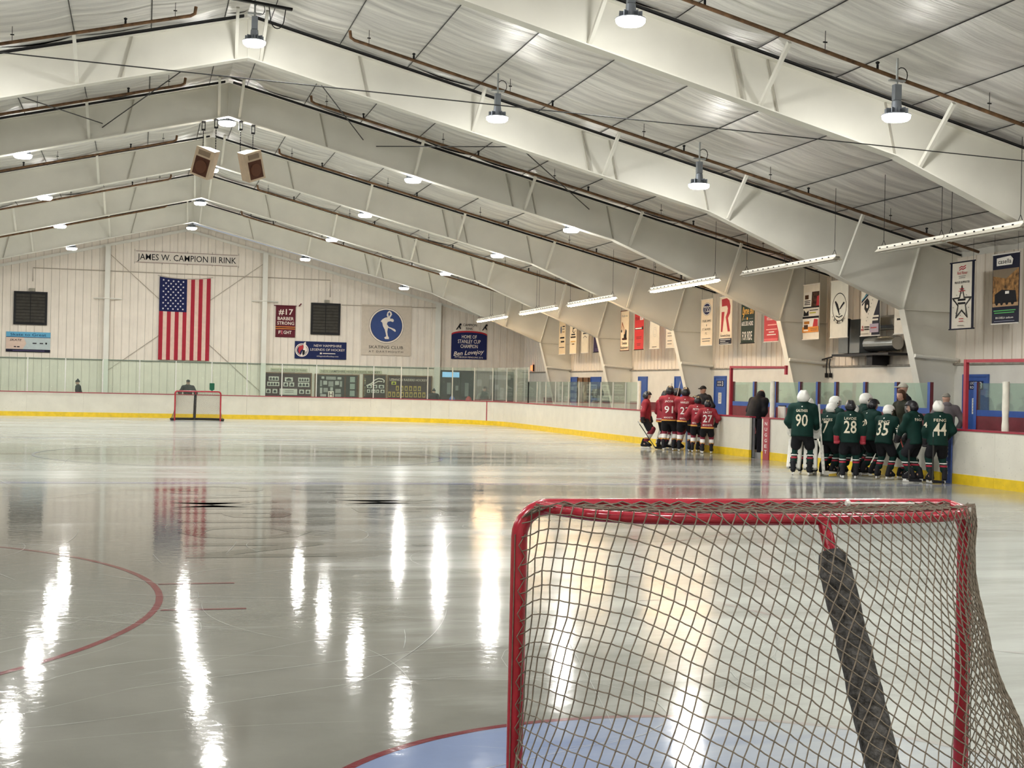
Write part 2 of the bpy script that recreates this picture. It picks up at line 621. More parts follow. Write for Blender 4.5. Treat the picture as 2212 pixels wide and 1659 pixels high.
# ---- walls
wr = thing('wall_right', 'cream ribbed metal wall over painted block, behind the benches', 'wall', kind='structure')
mb = MB()
mb.box(WALL_X+0.03, WALL_X+0.3, NEAR_Y, END_Y, -0.03, 5.5)
mb.build('wall_backing', BLOCK_WHITE, wr)
RIBW = 0.366
def panel_mesh(h, name):
    m_ = MB()
    # flat pan with a raised rib and a dark lap joint, in local coords: width along x, normal -y
    prof = [(0, 0), (0.012, 0), (0.022, -0.028), (0.052, -0.028), (0.062, 0), (0.18, 0), (0.19, -0.006), (0.20, 0), (RIBW, 0)]
    k_ = len(prof)
    v = [(p[0], p[1], z) for z in (0, h) for p in prof]
    m_.mi = 0
    for i in range(k_-1):
        m_.mi = 1 if i == 0 else 0
        m_.add([v[i], v[i+1], v[k_+i+1], v[k_+i]], [(0, 1, 2, 3)])
    return m_.mesh(name, [PANEL_WHITE, RIB_GROOVE])
pmesh = panel_mesh(5.16-2.53, 'panel')
y = NEAR_Y
while y < END_Y-0.3:
    o = link('panel', pmesh, wr, (WALL_X, y+RIBW, 2.53))
    o.rotation_euler = (0, 0, -math.pi/2)
    y += RIBW
# painted block wall under the panels, with door openings left closed by the doors in front
mb = MB()
mb.box(WALL_X-0.05, WALL_X+0.03, NEAR_Y, END_Y, -0.03, 2.53)
mb.build('block_wall', BLOCK_WHITE, wr)
mb = MB()
mb.box(WALL_X-0.10, WALL_X+0.03, NEAR_Y, END_Y, 2.50, 2.545)
mb.build('sill', pm('sill_dark', (0.28, 0.25, 0.21), 0.7, var=0.3), wr)

mb = MB()
mb.box(-WALL_X-0.6, -WALL_X-0.3, NEAR_Y, END_Y, -0.03, 5.5)
tag(mb.build('wall_left', PANEL_WHITE), 'cream metal wall along the far side of the ice', 'wall', kind='structure')
mb = MB()
mb.prism([(-WALL_X-0.6, -0.03), (WALL_X+0.3, -0.03), (WALL_X+0.3, 5.16), (RX, 9.6), (-WALL_X-0.6, 5.1)], (0, NEAR_Y, 0), (1, 0, 0), (0, 0, 1), 0.3)
tag(mb.build('wall_near', PANEL_WHITE), 'cream gable wall at the near end of the rink', 'wall', kind='structure')

wf = thing('wall_far', 'cream ribbed metal gable wall with flag and banners', 'wall', kind='structure')
mb = MB()
mb.prism([(-WALL_X-0.6, -0.03), (WALL_X+0.3, -0.03), (WALL_X+0.3, 5.2), (RX, 9.5), (-WALL_X-0.6, 5.2)][::-1], (0, END_Y+0.03, 0), (1, 0, 0), (0, 0, 1), -0.3)
mb.build('wall_backing', PANEL_WHITE, wf)
x = -WALL_X-0.4
while x < WALL_X-0.1:
    prof = [(0, 0), (0.012, 0), (0.022, -0.028), (0.052, -0.028), (0.062, 0), (0.18, 0), (0.19, -0.006), (0.20, 0), (RIBW, 0)]
    m_ = MB()
    for i in range(len(prof)-1):
        m_.mi = 1 if i == 0 else 0
        a, b_ = prof[i], prof[i+1]
        za = ztop(x+a[0]-RX)-0.02
        zb = ztop(x+b_[0]-RX)-0.02
        m_.add([(x+a[0], END_Y+a[1], 0), (x+b_[0], END_Y+b_[1], 0), (x+b_[0], END_Y+b_[1], zb), (x+a[0], END_Y+a[1], za)], [(0, 1, 2, 3)])
    m_.build('panel', [PANEL_WHITE, RIB_GROOVE], wf)
    x += RIBW
for sg in (-1, 1):
    m_ = MB()
    a = Vector((RX, END_Y-0.06, 9.12)); b_ = Vector((RX+sg*XW, END_Y-0.06, 9.12-0.2465*XW))
    m_.bar(a, b_, 0.05, 0.13, up=(0, 0, 1))
    m_.build('rake_trim', WHITE_STEEL, wf)
for cx in (-3.97, 3.57, 12.45):
    m_ = MB()
    zt = 9.1-0.2465*abs(cx-RX)
    m_.box(cx-0.12, cx+0.12, END_Y-0.32, END_Y-0.30, 0, zt)
    m_.box(cx-0.008, cx+0.008, END_Y-0.30, END_Y-0.06, 0, zt)
    m_.box(cx-0.12, cx+0.12, END_Y-0.06, END_Y-0.04, 0, zt)
    m_.build('wall_column', WHITE_STEEL, wf)
    if cx < 10:
        m_ = MB()
        zc = 5.6 if cx < 0 else 5.75
        m_.tube([(cx-0.62, END_Y-0.05, zc), (cx-0.1, END_Y-0.33, zc), (cx+0.1, END_Y-0.33, zc), (cx+0.68, END_Y-0.05, zc)], 0.035, 6)
        m_.build('column_brace', WHITE_STEEL, wf)
# rod bracing and conduits on the far wall
def rod(pts, r, mat, parent, name, n=6):
    m_ = MB()
    m_.tube(pts, r, n)
    return m_.build(name, mat, parent)
TAN = pm('tan_conduit', (0.40, 0.35, 0.28), 0.5)
rod([(-3.85, END_Y-0.045, 7.75), (3.5, END_Y-0.045, 1.2)], 0.014, TAN, wf, 'bracing_rod')
rod([(3.45, END_Y-0.05, 7.6), (-3.9, END_Y-0.05, 2.1)], 0.014, TAN, wf, 'bracing_rod')
rod([(-7.4, END_Y-0.05, 6.3), (-7.4, END_Y-0.05, 6.95), (-3.9, END_Y-0.05, 6.95), (3.5, END_Y-0.05, 6.95), (6.85, END_Y-0.05, 6.95), (6.85, END_Y-0.05, 6.1)], 0.022, TAN, wf, 'conduit')
rod([(7.45, END_Y-0.05, 5.72), (12.35, END_Y-0.05, 5.75)], 0.02, TAN, wf, 'conduit')
rod([(-17, END_Y-0.05, 2.62), (12.3, END_Y-0.05, 2.62)], 0.025, pm('conduit_dark', (0.16, 0.17, 0.15), 0.5), wf, 'conduit')

# ---- ceiling: roof deck, fabric liner panels between seams, black seam cords
ce = thing('ceiling', 'shiny white wrinkled ceiling liner with black seam lines', 'ceiling', kind='structure')
for sg in (-1, 1):
    m_ = MB()
    zo = 0.42
    p = [(RX, zo+9.45), (RX+sg*(XW+0.6), zo+9.45-0.2465*(XW+0.6))]
    m_.add([(p[0][0], NEAR_Y, p[0][1]), (p[1][0], NEAR_Y, p[1][1]), (p[1][0], END_Y+0.4, p[1][1]), (p[0][0], END_Y+0.4, p[0][1]),
            (p[0][0], NEAR_Y, p[0][1]+0.1), (p[1][0], NEAR_Y, p[1][1]+0.1), (p[1][0], END_Y+0.4, p[1][1]+0.1), (p[0][0], END_Y+0.4, p[0][1]+0.1)],
           [(0, 1, 2, 3), (7, 6, 5, 4), (0, 4, 5, 1), (1, 5, 6, 2), (2, 6, 7, 3), (3, 7, 4, 0)])
    m_.build('roof_deck', PANEL_WHITE, ce)
seams = [0.48+1.52*i for i in range(12)]
edges = [0.0]+[s_ for s_ in seams if s_ < XW+0.4]+[XW+0.45]
ybays = [NEAR_Y]+FRAME_Y+[END_Y+0.02]
rs = random.Random(5)
for sg in (-1, 1):
    for bi in range(len(ybays)-1):
        ya, yb = ybays[bi], ybays[bi+1]
        for ei in range(len(edges)-1):
            xa, xb = edges[ei], edges[ei+1]
            m_ = MB()
            nx, ny = 5, 22
            vv = []
            ph = [rs.uniform(0, 6.28) for _ in range(4)]
            for j in range(ny+1):
                for i in range(nx+1):
                    u_, v_ = i/nx, j/ny
                    xr = xa+(xb-xa)*u_
                    sag = 0.05*math.sin(math.pi*u_)*(1 if ei else 0.3)
                    wr_ = 0.016*math.sin(v_*31+ph[0]+1.2*u_)+0.012*math.sin(v_*57+ph[1]-2*u_)+0.010*math.sin(v_*18+ph[2])
                    z = ztop(xr)+0.20-sag-wr_*math.sin(math.pi*u_)**0.5
                    vv.append((RX+sg*xr, ya+(yb-ya)*v_, z))
            ff = []
            for j in range(ny):
                for i in range(nx):
                    q = (j*(nx+1)+i, j*(nx+1)+i+1, (j+1)*(nx+1)+i+1, (j+1)*(nx+1)+i)
                    ff.append(q if sg < 0 else q[::-1])
            m_.add(vv, ff)
            m_.build('liner_panel', LINER, ce, smooth=True)
    for s_ in seams:
        if s_ < XW:
            z = ztop(s_)+0.185
            rod([(RX+sg*s_, NEAR_Y, z), (RX+sg*s_, END_Y, z)], 0.0095, BLACK_METAL, ce, 'seam_cord', 5)

# ---- steel frames
LOW = [(0.0, 8.61), (10.68, 5.93), (15.86, 3.83)]      # lower flange line, from the ridge
BASE_IN = 16.86
def lowz(xr):
    xr = abs(xr)
    for (xa, za), (xb, zb) in zip(LOW, LOW[1:]):
        if xr <= xb:
            return za+(zb-za)*(xr-xa)/(xb-xa)
    return LOW[-1][1]
def make_frame():
    t = thing('steel_frame', 'white painted steel roof frame with tapered columns spanning the rink', 'frame', group='white steel roof frames across the rink')
    for sg in (-1, 1):
        xs = lambda xr: RX+sg*xr
        m_ = MB()
        poly = [(xs(0), 8.61), (xs(10.68), 5.93), (xs(15.86), 3.83), (xs(XW-0.01), 3.80), (xs(XW-0.01), ztop(XW)), (xs(0), 9.45)]
        m_.prism(poly, (0, 0.008, 0), (1, 0, 0), (0, 0, 1), 0.016)
        m_.build('rafter_web', WHITE_STEEL, t)
        m_ = MB()
        poly = [(xs(15.86), 3.83), (xs(XW-0.01), 3.80), (xs(XW-0.01), 0), (xs(BASE_IN), 0)]
        m_.prism(poly, (0, 0.008, 0), (1, 0, 0), (0, 0, 1), 0.016)
        m_.build('column_web', WHITE_STEEL, t)
        m_ = MB()
        pts = [(xs(0), 0, 8.61), (xs(10.68), 0, 5.93), (xs(15.86), 0, 3.83)]
        for a, b_ in zip(pts, pts[1:]):
            m_.bar(a, b_, 0.26, 0.022)
        m_.build('lower_flange', WHITE_STEEL, t)
        m_ = MB()
        m_.bar((xs(0), 0, 9.46), (xs(XW), 0, ztop(XW)+0.01), 0.26, 0.022)
        m_.build('upper_flange', WHITE_STEEL, t)
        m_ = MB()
        m_.bar((xs(0.1), -0.05, 9.505), (xs(XW), -0.05, ztop(XW)+0.06), 0.14, 0.035)  # solid dark bar standing in for the shade between flange and liner
        m_.build('flange_gap_shade', DARK_SLOT, t)
        m_ = MB()
        m_.bar((xs(15.86), 0, 3.83), (xs(BASE_IN), 0, 0), 0.26, 0.022, up=(1, 0, 0))
        m_.build('column_flange', WHITE_STEEL, t)
        # knee plates
        m_ = MB()
        m_.bar((xs(15.86), 0, 3.82), (xs(XW-0.02), 0, 3.80), 0.20, 0.02)
        m_.build('knee_plate', WHITE_STEEL, t)
        m_ = MB()
        m_.bar((xs(15.86), 0, 3.84), (xs(16.3), 0, ztop(16.3)), 0.20, 0.02, up=(1, 0, 0))
        m_.build('knee_plate', WHITE_STEEL, t)
        # web stiffeners and bolted splices
        for xr, w_ in ((2.6, 0.05), (7.75, 0.09), (8.42, 0.05), (10.7, 0.05)):
            m_ = MB()
            m_.bar((xs(xr), -0.02, lowz(xr)), (xs(xr-0.22), -0.02, ztop(xr-0.22)), 0.03, w_, up=(0, 1, 0))
            m_.build('web_stiffener', pm('stiffener_grey', (0.40, 0.38, 0.32), 0.6), t)
        # flange braces up to the purlins
        for xr in ((0.27, 4.97, 8.07, 11.17, 14.15) if sg > 0 else (0.24, 3.45, 6.55, 9.65, 12.75)):
            m_ = MB()
            m_.bar((xs(xr), -0.03, lowz(xr)+0.02), (xs(xr+0.05), -1.0, ztop(xr)+0.02), 0.065, 0.065)
            m_.build('flange_brace', WHITE_STEEL, t)
        # pipe tie at the column
        m_ = MB()
        m_.tube([(xs(16.15), -0.16, 2.70), (xs(XW-0.06), -0.16, 2.62)], 0.05, 8)
        m_.build('tie_pipe', WHITE_STEEL, t)
    m_ = MB()
    m_.box(RX-0.012, RX+0.012, -0.09, 0.09, 8.60, 9.46)
    m_.build('ridge_plate', WHITE_STEEL, t)
    return t
f0 = make_frame()
for i, fy in enumerate(FRAME_Y):
    f = f0 if i == 0 else copy_tree(f0)
    f.location = (0, fy, 0)

# ---- sprinkler pipes, hung under the liner in front of each frame
def sprinkler(sg):
    x0 = 1.95 if sg > 0 else 1.15
    t = thing('sprinkler_pipe', 'rusty brown sprinkler pipe running down the roof slope', 'pipe', group='rusty sprinkler pipes under the ceiling liner')
    xs = lambda xr: RX+sg*xr
    m_ = MB()
    m_.tube([(xs(x0), 0, ztop(x0)+0.02), (xs(x0+0.02), 0, ztop(x0)-0.12), (xs(x0+0.10), 0, ztop(x0)-0.17), (xs(16.9), 0, ztop(16.9)-0.15)], 0.034, 8)
    m_.build('pipe', RUST, t)
    x = x0+0.4
    i = 0
    while x < 16.5:
        m_ = MB()
        z = ztop(x)-0.15
        m_.tube([(xs(x), 0, z-0.03), (xs(x), 0, z+0.34)], 0.006, 5)
        m_.bar((xs(x-0.035), 0, z+0.15), (xs(x+0.035), 0, z+0.15), 0.02, 0.02)
        m_.build('hanger', BLACK_METAL, t)
        m_ = MB()
        z = ztop(x+0.95)-0.15
        m_.tube([(xs(x+0.95), 0, z), (xs(x+0.95), 0, z+0.10)], 0.022, 6)
        m_.lathe([(0.012, 0.10), (0.035, 0.13), (0.035, 0.145), (0.008, 0.16)], (xs(x+0.95), 0, z), 8)
        m_.build('sprinkler_head', BLACK_METAL, t)
        x += 3.05
    return t
sR, sL = sprinkler(1), sprinkler(-1)
first = True
for fy in FRAME_Y[1:]:
    for s0 in (sR, sL):
        s_ = s0 if first else copy_tree(s0)
        s_.location = (0, fy-1.60, 0)
    first = False

# ---- cables and bracing rods
rodmat = pm('dark_cable', (0.05, 0.05, 0.05), 0.5)
m_ = MB()
pts = []
for i in range(13):
    x = -14.5+28.6*i/12
    pts.append((x, 14.0, min(5.92-0.026*(x+4.2), ztop(x-RX)-0.05)))
m_.tube(pts, 0.009, 5)
tag(m_.build('wire_cable', rodmat), 'thin dark wire cable strung level across the rink', 'cable')
for a, b_ in (((0.6, 24.68, 9.05), (3.29, 31.28, 8.25)), ((5.1, 24.68, 7.7), (9.7, 31.28, 6.75)), ((6.7, 24.68, 7.2), (3.65, 31.28, 8.1)), ((-0.7, 24.68, 9.0), (-3.4, 31.28, 8.1)), ((-5.4, 24.68, 7.6), (-3.4, 31.28, 8.2))):
    m_ = MB()
    m_.tube([a, b_], 0.014, 5)
    tag(m_.build('bracing_rod', rodmat), 'thin dark steel rod bracing the bay between two roof frames', 'rod', 'diagonal bracing rods in the roof bay')

# ---- high bay LED lamps
def led_light():
    """one lamp source with a luminaire's distribution: strong below, little sideways"""
    ld = bpy.data.lights.new('lamp_light', 'POINT')
    ld.energy = LED_W
    ld.color = (1.0, 0.99, 0.95)
    ld.shadow_soft_size = 0.15
    ld.use_nodes = True
    N, L = ld.node_tree.nodes, ld.node_tree.links
    em = N['Emission']
    tc = N.new('ShaderNodeTexCoord')
    sp = N.new('ShaderNodeSeparateXYZ')
    L.new(tc.outputs['Normal'], sp.inputs[0])
    mr = N.new('ShaderNodeMapRange')
    mr.inputs['From Min'].default_value = 0.0
    mr.inputs['From Max'].default_value = -1.0
    mr.inputs['To Min'].default_value = LED_SIDE
    mr.inputs['To Max'].default_value = 1.0
    L.new(sp.outputs['Z'], mr.inputs['Value'])
    L.new(mr.outputs[0], em.inputs['Strength'])
    return ld
def make_led():
    t = thing('high_bay_light', 'round white LED high bay lamp hanging from the roof', 'lamp', group='LED high bay lamps under the roof')
    m_ = MB()
    m_.lathe([(0.19, -0.03), (0.222, 0.0), (0.23, 0.05)], (0, 0, 0), 20)
    m_.build('lens', LED_LENS, t)
    link('lamp_light', led_light(), t, (0, 0, -0.06))
    m_ = MB()
    m_.lathe([(0.232, 0.05), (0.232, 0.065), (0.17, 0.085), (0.09, 0.10), (0.075, 0.28), (0.06, 0.30)], (0, 0, 0), 24)
    for i in range(10):
        a = 2*math.pi*i/10
        m_.obox((0.13*math.cos(a), 0.13*math.sin(a), 0.12), (0.055*math.cos(a), 0.055*math.sin(a), 0), (-0.006*math.sin(a), 0.006*math.cos(a), 0), (0, 0, 0.045))
    m_.build('housing', HOUSING, t)
    m_ = MB()
    m_.box(-0.06, 0.06, -0.05, 0.05, 0.30, 0.55)
    m_.build('driver_box', HOUSING, t)
    m_ = MB()
    m_.tube([(0, 0, 0.55), (0, 0, 0.98)], 0.02, 8)
    m_.box(-0.14, 0.14, -0.03, 0.03, 0.60, 0.63)
    m_.build('stem', GALV, t)
    m_ = MB()
    pts = [(0.10+0.10*math.cos(a), 0.02, 0.72+0.12*math.sin(a)) for a in [2*math.pi*i/14 for i in range(15)]]
    m_.tube(pts, 0.008, 5)
    m_.build('cord', BLACK_METAL, t)
    return t
led0 = make_led()
LED_Y = [-3.0, 5.0, 14.68, 22.72, 31.85, 40.1, 48.3, 57.2]
first = True
for ri, (lx, lz) in enumerate(((RX, 8.5), (4.78, 7.31), (9.37, 6.18), (-5.34, 7.31), (-9.9, 6.18))):
    for ly in LED_Y:
        if ri == 0:
            ly = {22.72: 22.9, 31.85: 31.78, 48.3: 48.67, 57.2: 57.54}.get(ly, ly)
        o = led0 if first else copy_tree(led0)
        first = False
        o.location = (lx, ly, lz)
        if ri == 0:
            tag(o, 'round white LED high bay lamp hanging under the roof ridge', group='LED high bay lamps along the ridge')
        else:
            tag(o, 'round white LED high bay lamp hanging from the roof slope', group='LED high bay lamps on the roof slopes')
        if abs(ly-14.68) < 0.1 and ri == 3:
            pass

# ---- unistrut with cord at the ridge, above the lamp in front of the frame
t = thing('ridge_strut', 'black slotted strut with looped cord bolted under the ridge', 'strut', (RX, 22.9, 9.3))
m_ = MB()
m_.bar((-0.62, -0.1, 0.07), (0.75, 0.05, -0.02), 0.09, 0.05)
m_.build('strut', BLACK_METAL, t)
m_ = MB()
m_.tube([(0.28, 0.02, 0.0)]+[(0.45+0.14*math.cos(a), 0.02, -0.22+0.22*math.sin(a)) for a in [math.pi+math.pi*i/10 for i in range(11)]]+[(0.62, 0.03, -0.02)], 0.011, 6)
m_.build('cord', BLACK_METAL, t)

# ---- fluorescent strips along the right eave
def tube_run(y1, lit, lbl, n=2):
    t = thing('fluorescent_light', lbl, 'lamp', (12.7, y1, 4.75), group='fluorescent strips over the boards' if lit else 'unlit fluorescent strips')
    for i in range(n):
        ya, yb = -2.47*i-0.02, -2.47*(i+1)+0.02
        m_ = MB()
        m_.box(-0.055, 0.055, yb, ya, 0.02, 0.10)
        m_.prism([(-0.13, -0.015), (-0.12, -0.02), (-0.055, 0.03), (0.055, 0.03), (0.12, -0.02), (0.13, -0.015), (0.06, 0.05), (-0.06, 0.05)], (0, ya, 0), (1, 0, 0), (0, 0, 1), (ya-yb))
        m_.build('reflector', FIXTURE, t)
        for k_ in range(8):
            m_ = MB()
            yy = ya-0.2-k_*0.29
            m_.box(-0.13, -0.115, yy-0.02, yy+0.02, 0.03, 0.055)
            m_.build('slot', DARK_SLOT, t)
        on = lit > i
        for dx in (-0.05, 0.05):
            m_ = MB()
            m_.tube([(dx, ya-0.06, -0.03), (dx, yb+0.06, -0.03)], 0.024 if on else 0.019, 8)
            m_.build('tube', TUBE_LIT if on else TUBE_OFF, t)
        for yy in (ya-0.15, yb+0.15):
            m_ = MB()
            m_.tube([(-0.05, yy, 0.10), (0, yy, 0.22), (0, yy, ztop(12.96)-4.75+0.1)], 0.006, 5)
            m_.tube([(0.05, yy, 0.10), (0, yy, 0.22)], 0.006, 5)
            m_.build('hanger_wire', BLACK_METAL, t)
    return t
tube_run(20.8, 0, 'unlit white fluorescent strip hanging above the locker room door banners')
tube_run(27.5, 0, 'unlit white fluorescent strip crossing under a roof frame')
for yy in (34.1, 42.4, 48.9, 56.2):
    tube_run(yy, 2, 'warm lit fluorescent strip hanging over the right boards')
# ================================================================== GOALS
RED_PAINT = pm('goal_red_paint', (0.36, 0.012, 0.03), 0.22, var=0.12, scale=14, spec=0.6)
TWINE = pm('net_twine', (0.17, 0.14, 0.105), 0.8, var=0.3, scale=30)
PAD = pm('worn_post_pad', (0.07, 0.068, 0.066), 0.7, var=0.7, scale=26, bump=0.7, bscale=34)
BASEPAD = pm('black_base_pad', (0.025, 0.025, 0.025), 0.6, var=0.3)
WHITE_TIE = pm('white_tie', (0.8, 0.79, 0.75), 0.6)

def catmull(pts, n):
    pts = [Vector(p) for p in pts]
    P = [pts[0]*2-pts[1]]+pts+[pts[-1]*2-pts[-2]]
    out = []
    for i in range(1, len(P)-2):
        for j in range(n):
            t = j/n
            a, b, c, d = P[i-1], P[i], P[i+1], P[i+2]
            out.append(0.5*((2*b)+(c-a)*t+(2*a-5*b+4*c-d)*t*t+(3*b-a-3*c+d)*t**3))
    out.append(pts[-1])
    return out

class Path:
    """arc-length parametrised polyline"""
    def __init__(s, pts):
        s.p = pts
        s.l = [0.0]
        for a, b in zip(pts, pts[1:]):
            s.l.append(s.l[-1]+(b-a).length)
        s.L = s.l[-1]
    def at(s, u):
        d = min(max(u, 0), 1)*s.L
        lo, hi = 0, len(s.l)-1
        while hi-lo > 1:
            m = (lo+hi)//2
            if s.l[m] <= d: lo = m
            else: hi = m
        k_ = (d-s.l[lo])/max(1e-9, s.l[hi]-s.l[lo])
        return s.p[lo].lerp(s.p[hi], k_)

def make_goal():
    t = thing('hockey_goal', 'red hockey goal with slack tan netting, seen from behind, grey padded centre post', 'goal')
    # posts and crossbar, one bent pipe
    pts = [(-0.945, 0, 0.0), (-0.945, 0, 1.14)]
    for i in range(1, 8):
        a = math.pi-math.pi/2*i/8
        pts.append((-0.945+0.11+0.11*math.cos(a), 0, 1.14+0.11*math.sin(a)))
    pts.append((-0.835, 0, 1.25))
    pts = pts+[(-x, y, z) for x, y, z in pts[::-1]]
    m_ = MB()
    m_.tube(pts, 0.031, 16)
    smooth_angle(m_.build('posts_and_crossbar', RED_PAINT, t))
    barp = [(-0.86, -0.015, 1.252), (-0.82, -0.12, 1.246), (-0.71, -0.265, 1.240), (-0.45, -0.365, 1.238), (0, -0.395, 1.238),
            (0.45, -0.36, 1.238), (0.72, -0.275, 1.240), (0.84, -0.14, 1.244), (0.87, -0.015, 1.252)]
    bar = catmull(barp, 8)
    m_ = MB()
    m_.tube(bar, 0.0215, 12)
    smooth_angle(m_.build('top_shelf_bar', RED_PAINT, t))
    basep = [(-0.945, -0.02, 0.03), (-1.08, -0.28, 0.03), (-1.03, -0.62, 0.03), (-0.66, -0.96, 0.03), (0, -1.09, 0.03),
             (0.66, -0.96, 0.03), (1.03, -0.62, 0.03), (1.08, -0.28, 0.03), (0.945, -0.02, 0.03)]
    base = catmull(basep, 8)
    m_ = MB()
    m_.tube(base, 0.024, 10)
    smooth_angle(m_.build('base_bar', RED_PAINT, t))
    m_ = MB()
    m_.tube([(p.x, p.y-0.005, 0.055) for p in base], 0.052, 10)
    smooth_angle(m_.build('base_pad', BASEPAD, t))
    ma, mbm = Vector((0.09, -0.40, 1.225)), Vector((0.09, -1.085, 0.03))
    m_ = MB()
    m_.tube([ma, mbm], 0.024, 10)
    smooth_angle(m_.build('centre_post', RED_PAINT, t))
    m_ = MB()
    rp = random.Random(3)
    pp, pr = [], []
    for i in range(26):
        k_ = 0.085+0.915*i/25
        pp.append(ma.lerp(mbm, k_))
        pr.append((0.058 if 0 < i < 25 else 0.046)*rp.uniform(0.95, 1.06))
    m_.tube(pp, pr, 14)
    smooth_angle(m_.build('post_pad', PAD, t), 60)

    # ---- netting: two families of strands draped over the back
    topn = catmull([(-0.935, -0.03, 1.19), (-0.875, -0.10, 1.236)]+barp[2:-2]+[(0.885, -0.11, 1.236), (0.935, -0.03, 1.19)], 8)
    T, B = Path(topn), Path(base)
    SW, VH = 2.62, 1.36
    def surf(s_, v_):
        """s_ in 0..SW along the back, v_ in 0..VH downwards"""
        u_, w_ = s_/SW, v_/VH
        a, b = T.at(u_), B.at(u_)
        c_ = abs(u_-0.5)*2
        ex = 1.0+1.5*max(0.0, (c_-0.30)/0.70)**1.5
        h = w_**ex
        x = a.x+(b.x-a.x)*h
        y = a.y+(b.y-a.y)*h
        z = a.z+0.03+(b.z-a.z-0.03)*w_
        # hang outside the bar and the centre pad
        push = 0.030+0.030*math.exp(-((u_-0.53)/0.10)**2)*min(1, w_*6)
        d = Vector((x*0.55, y-0.25, 0))
        if d.length > 1e-4:
            d.normalize()
        edge = min(1, u_*14, (1-u_)*14)
        x += d.x*push*edge
        y += d.y*push*edge
        # slack belly
        y += 0.03*math.sin(math.pi*w_)*math.sin(math.pi*u_)*math.sin(9*u_+1)*0.4
        x += 0.006*math.sin(23*w_+7*u_)*edge
        return Vector((x, y, z))
    NS = 400
    SLP = [(0, -0.16), (0.10, 0.0), (0.20, 0.12), (0.30, 0.42), (0.42, 0.78), (0.54, 0.95), (0.70, 1.15), (0.85, 1.5), (1.0, 2.0)]
    sg = [SW*i/NS for i in range(NS+1)]
    def slopeA(u_):
        for (ua, va), (ub, vb) in zip(SLP, SLP[1:]):
            if u_ <= ub:
                return va+(vb-va)*(u_-ua)/(ub-ua)
        return SLP[-1][1]
    G = [0.0]
    for i in range(NS):
        G.append(G[-1]+slopeA((i+0.5)/NS)*SW/NS)
    def Tt(u_):
        return 0.06+0.62*min(1, max(0, u_-0.08)/0.42)**1.5+0.12*max(0, u_-0.5)/0.5
    DA, DB = 0.056, 0.055
    Gm, gmin = G[-1], min(G)
    knots = {}
    for mI in range(int((-Gm)/DA)-1, int((VH-gmin)/DA)+2):
        av = mI*DA
        prev = None
        for i in range(NS+1):
            v_ = av+G[i]
            if not (-0.02 <= v_ <= VH+0.0):
                prev = None
                continue
            bval = sg[i]+Tt(i/NS)*v_
            if prev is not None:
                n0, n1 = prev[0]/DB, bval/DB
                k0 = math.ceil(n0-1e-9)
                while k0 <= n1:
                    f_ = (k0-n0)/max(1e-9, n1-n0)
                    knots[(mI, k0)] = (prev[1]+(sg[i]-prev[1])*f_, max(0.0, prev[2]+(v_-prev[2])*f_))
                    k0 += 1
            prev = (bval, sg[i], v_)
    m_ = MB()
    RT = 0.0025
    def strand(a, b, r=RT):
        d = b-a
        if d.length < 1e-5 or d.length > 0.22:
            return
        t_ = d.normalized()
        n_ = t_.cross(Vector((0.3, 1, 0.2))).normalized()
        q = t_.cross(n_)
        ring = []
        for p in (a, b):
            ring += [p+n_*r, p+q*r, p-n_*r, p-q*r]
        m_.add(ring, [(0, 1, 5, 4), (1, 2, 6, 5), (2, 3, 7, 6), (3, 0, 4, 7)])
    def knot(p, r=0.0042):
        m_.add([p+Vector(v) for v in ((r, 0, 0), (-r, 0, 0), (0, r, 0), (0, -r, 0), (0, 0, r), (0, 0, -r))],
               [(0, 2, 4), (2, 1, 4), (1, 3, 4), (3, 0, 4), (2, 0, 5), (1, 2, 5), (3, 1, 5), (0, 3, 5)])
    rp = random.Random(2)
    pos = {}
    for k_, (s_, v_) in knots.items():
        j = Vector((rp.uniform(-1, 1), rp.uniform(-1, 1), rp.uniform(-1, 1)))*0.0022
        pos[k_] = surf(s_, v_)+j
    for (a_, b_), p in pos.items():
        knot(p)
        for q in ((a_+1, b_), (a_, b_+1)):
            if q in pos:
                pq = pos[q]
                mid = (p+pq)/2+Vector((0, 0, -0.0015))
                strand(p, mid)
                strand(mid, pq)
    # closing strands up over the bar and to the posts
    for (a_, b_), p in list(pos.items()):
        s_, v_ = knots[(a_, b_)]
        if (a_-1, b_) not in pos and v_ < 0.09:
            e = T.at(s_/SW)
            strand(p, Vector((e.x, e.y, e.z+0.030)))
        if (a_, b_-1) not in pos and s_ < 0.10:
            strand(p, Vector((-0.945, -0.032, p.z-0.01)))
        if (a_, b_+1) not in pos and s_ > SW-0.12:
            strand(p, Vector((0.945, -0.032, p.z-0.01)))
    # top netting between crossbar and bar, bunched diamonds
    NX, NY = 56, 12
    def tp(i, j):
        u_ = i/NX
        a = T.at(u_)
        f = Vector((-0.89+1.78*u_, -0.03, 1.262))
        w_ = j/NY
        p = f.lerp(Vector((a.x, a.y, a.z+0.030)), w_)
        p.z += -0.012*math.sin(math.pi*w_)+0.004*math.sin(i*2.1+j)
        return p
    for i in range(NX+1):
        for j in range(NY+1):
            if (i+j) % 2:
                continue
            knot(tp(i, j))
            for di in (-1, 1):
                if 0 <= i+di <= NX and j+1 <= NY:
                    strand(tp(i, j), tp(i+di, j+1))
    # lacing cords along posts and crossbar
    for sx in (-1, 1):
        z = 0.06
        k_ = 0
        prev = None
        while z < 1.17:
            p = Vector((sx*(0.945+(0.012 if k_ % 2 else -0.014)), -0.034-0.003*(k_ % 2), z))
            if prev is not None:
                strand(prev, p, 0.0018)
            prev = p
            z += 0.042
            k_ += 1
        m_.tube([(sx*0.972, -0.024, 0.06), (sx*0.970, -0.026, 0.6), (sx*0.968, -0.024, 1.15)], 0.0022, 5)
    prev = None
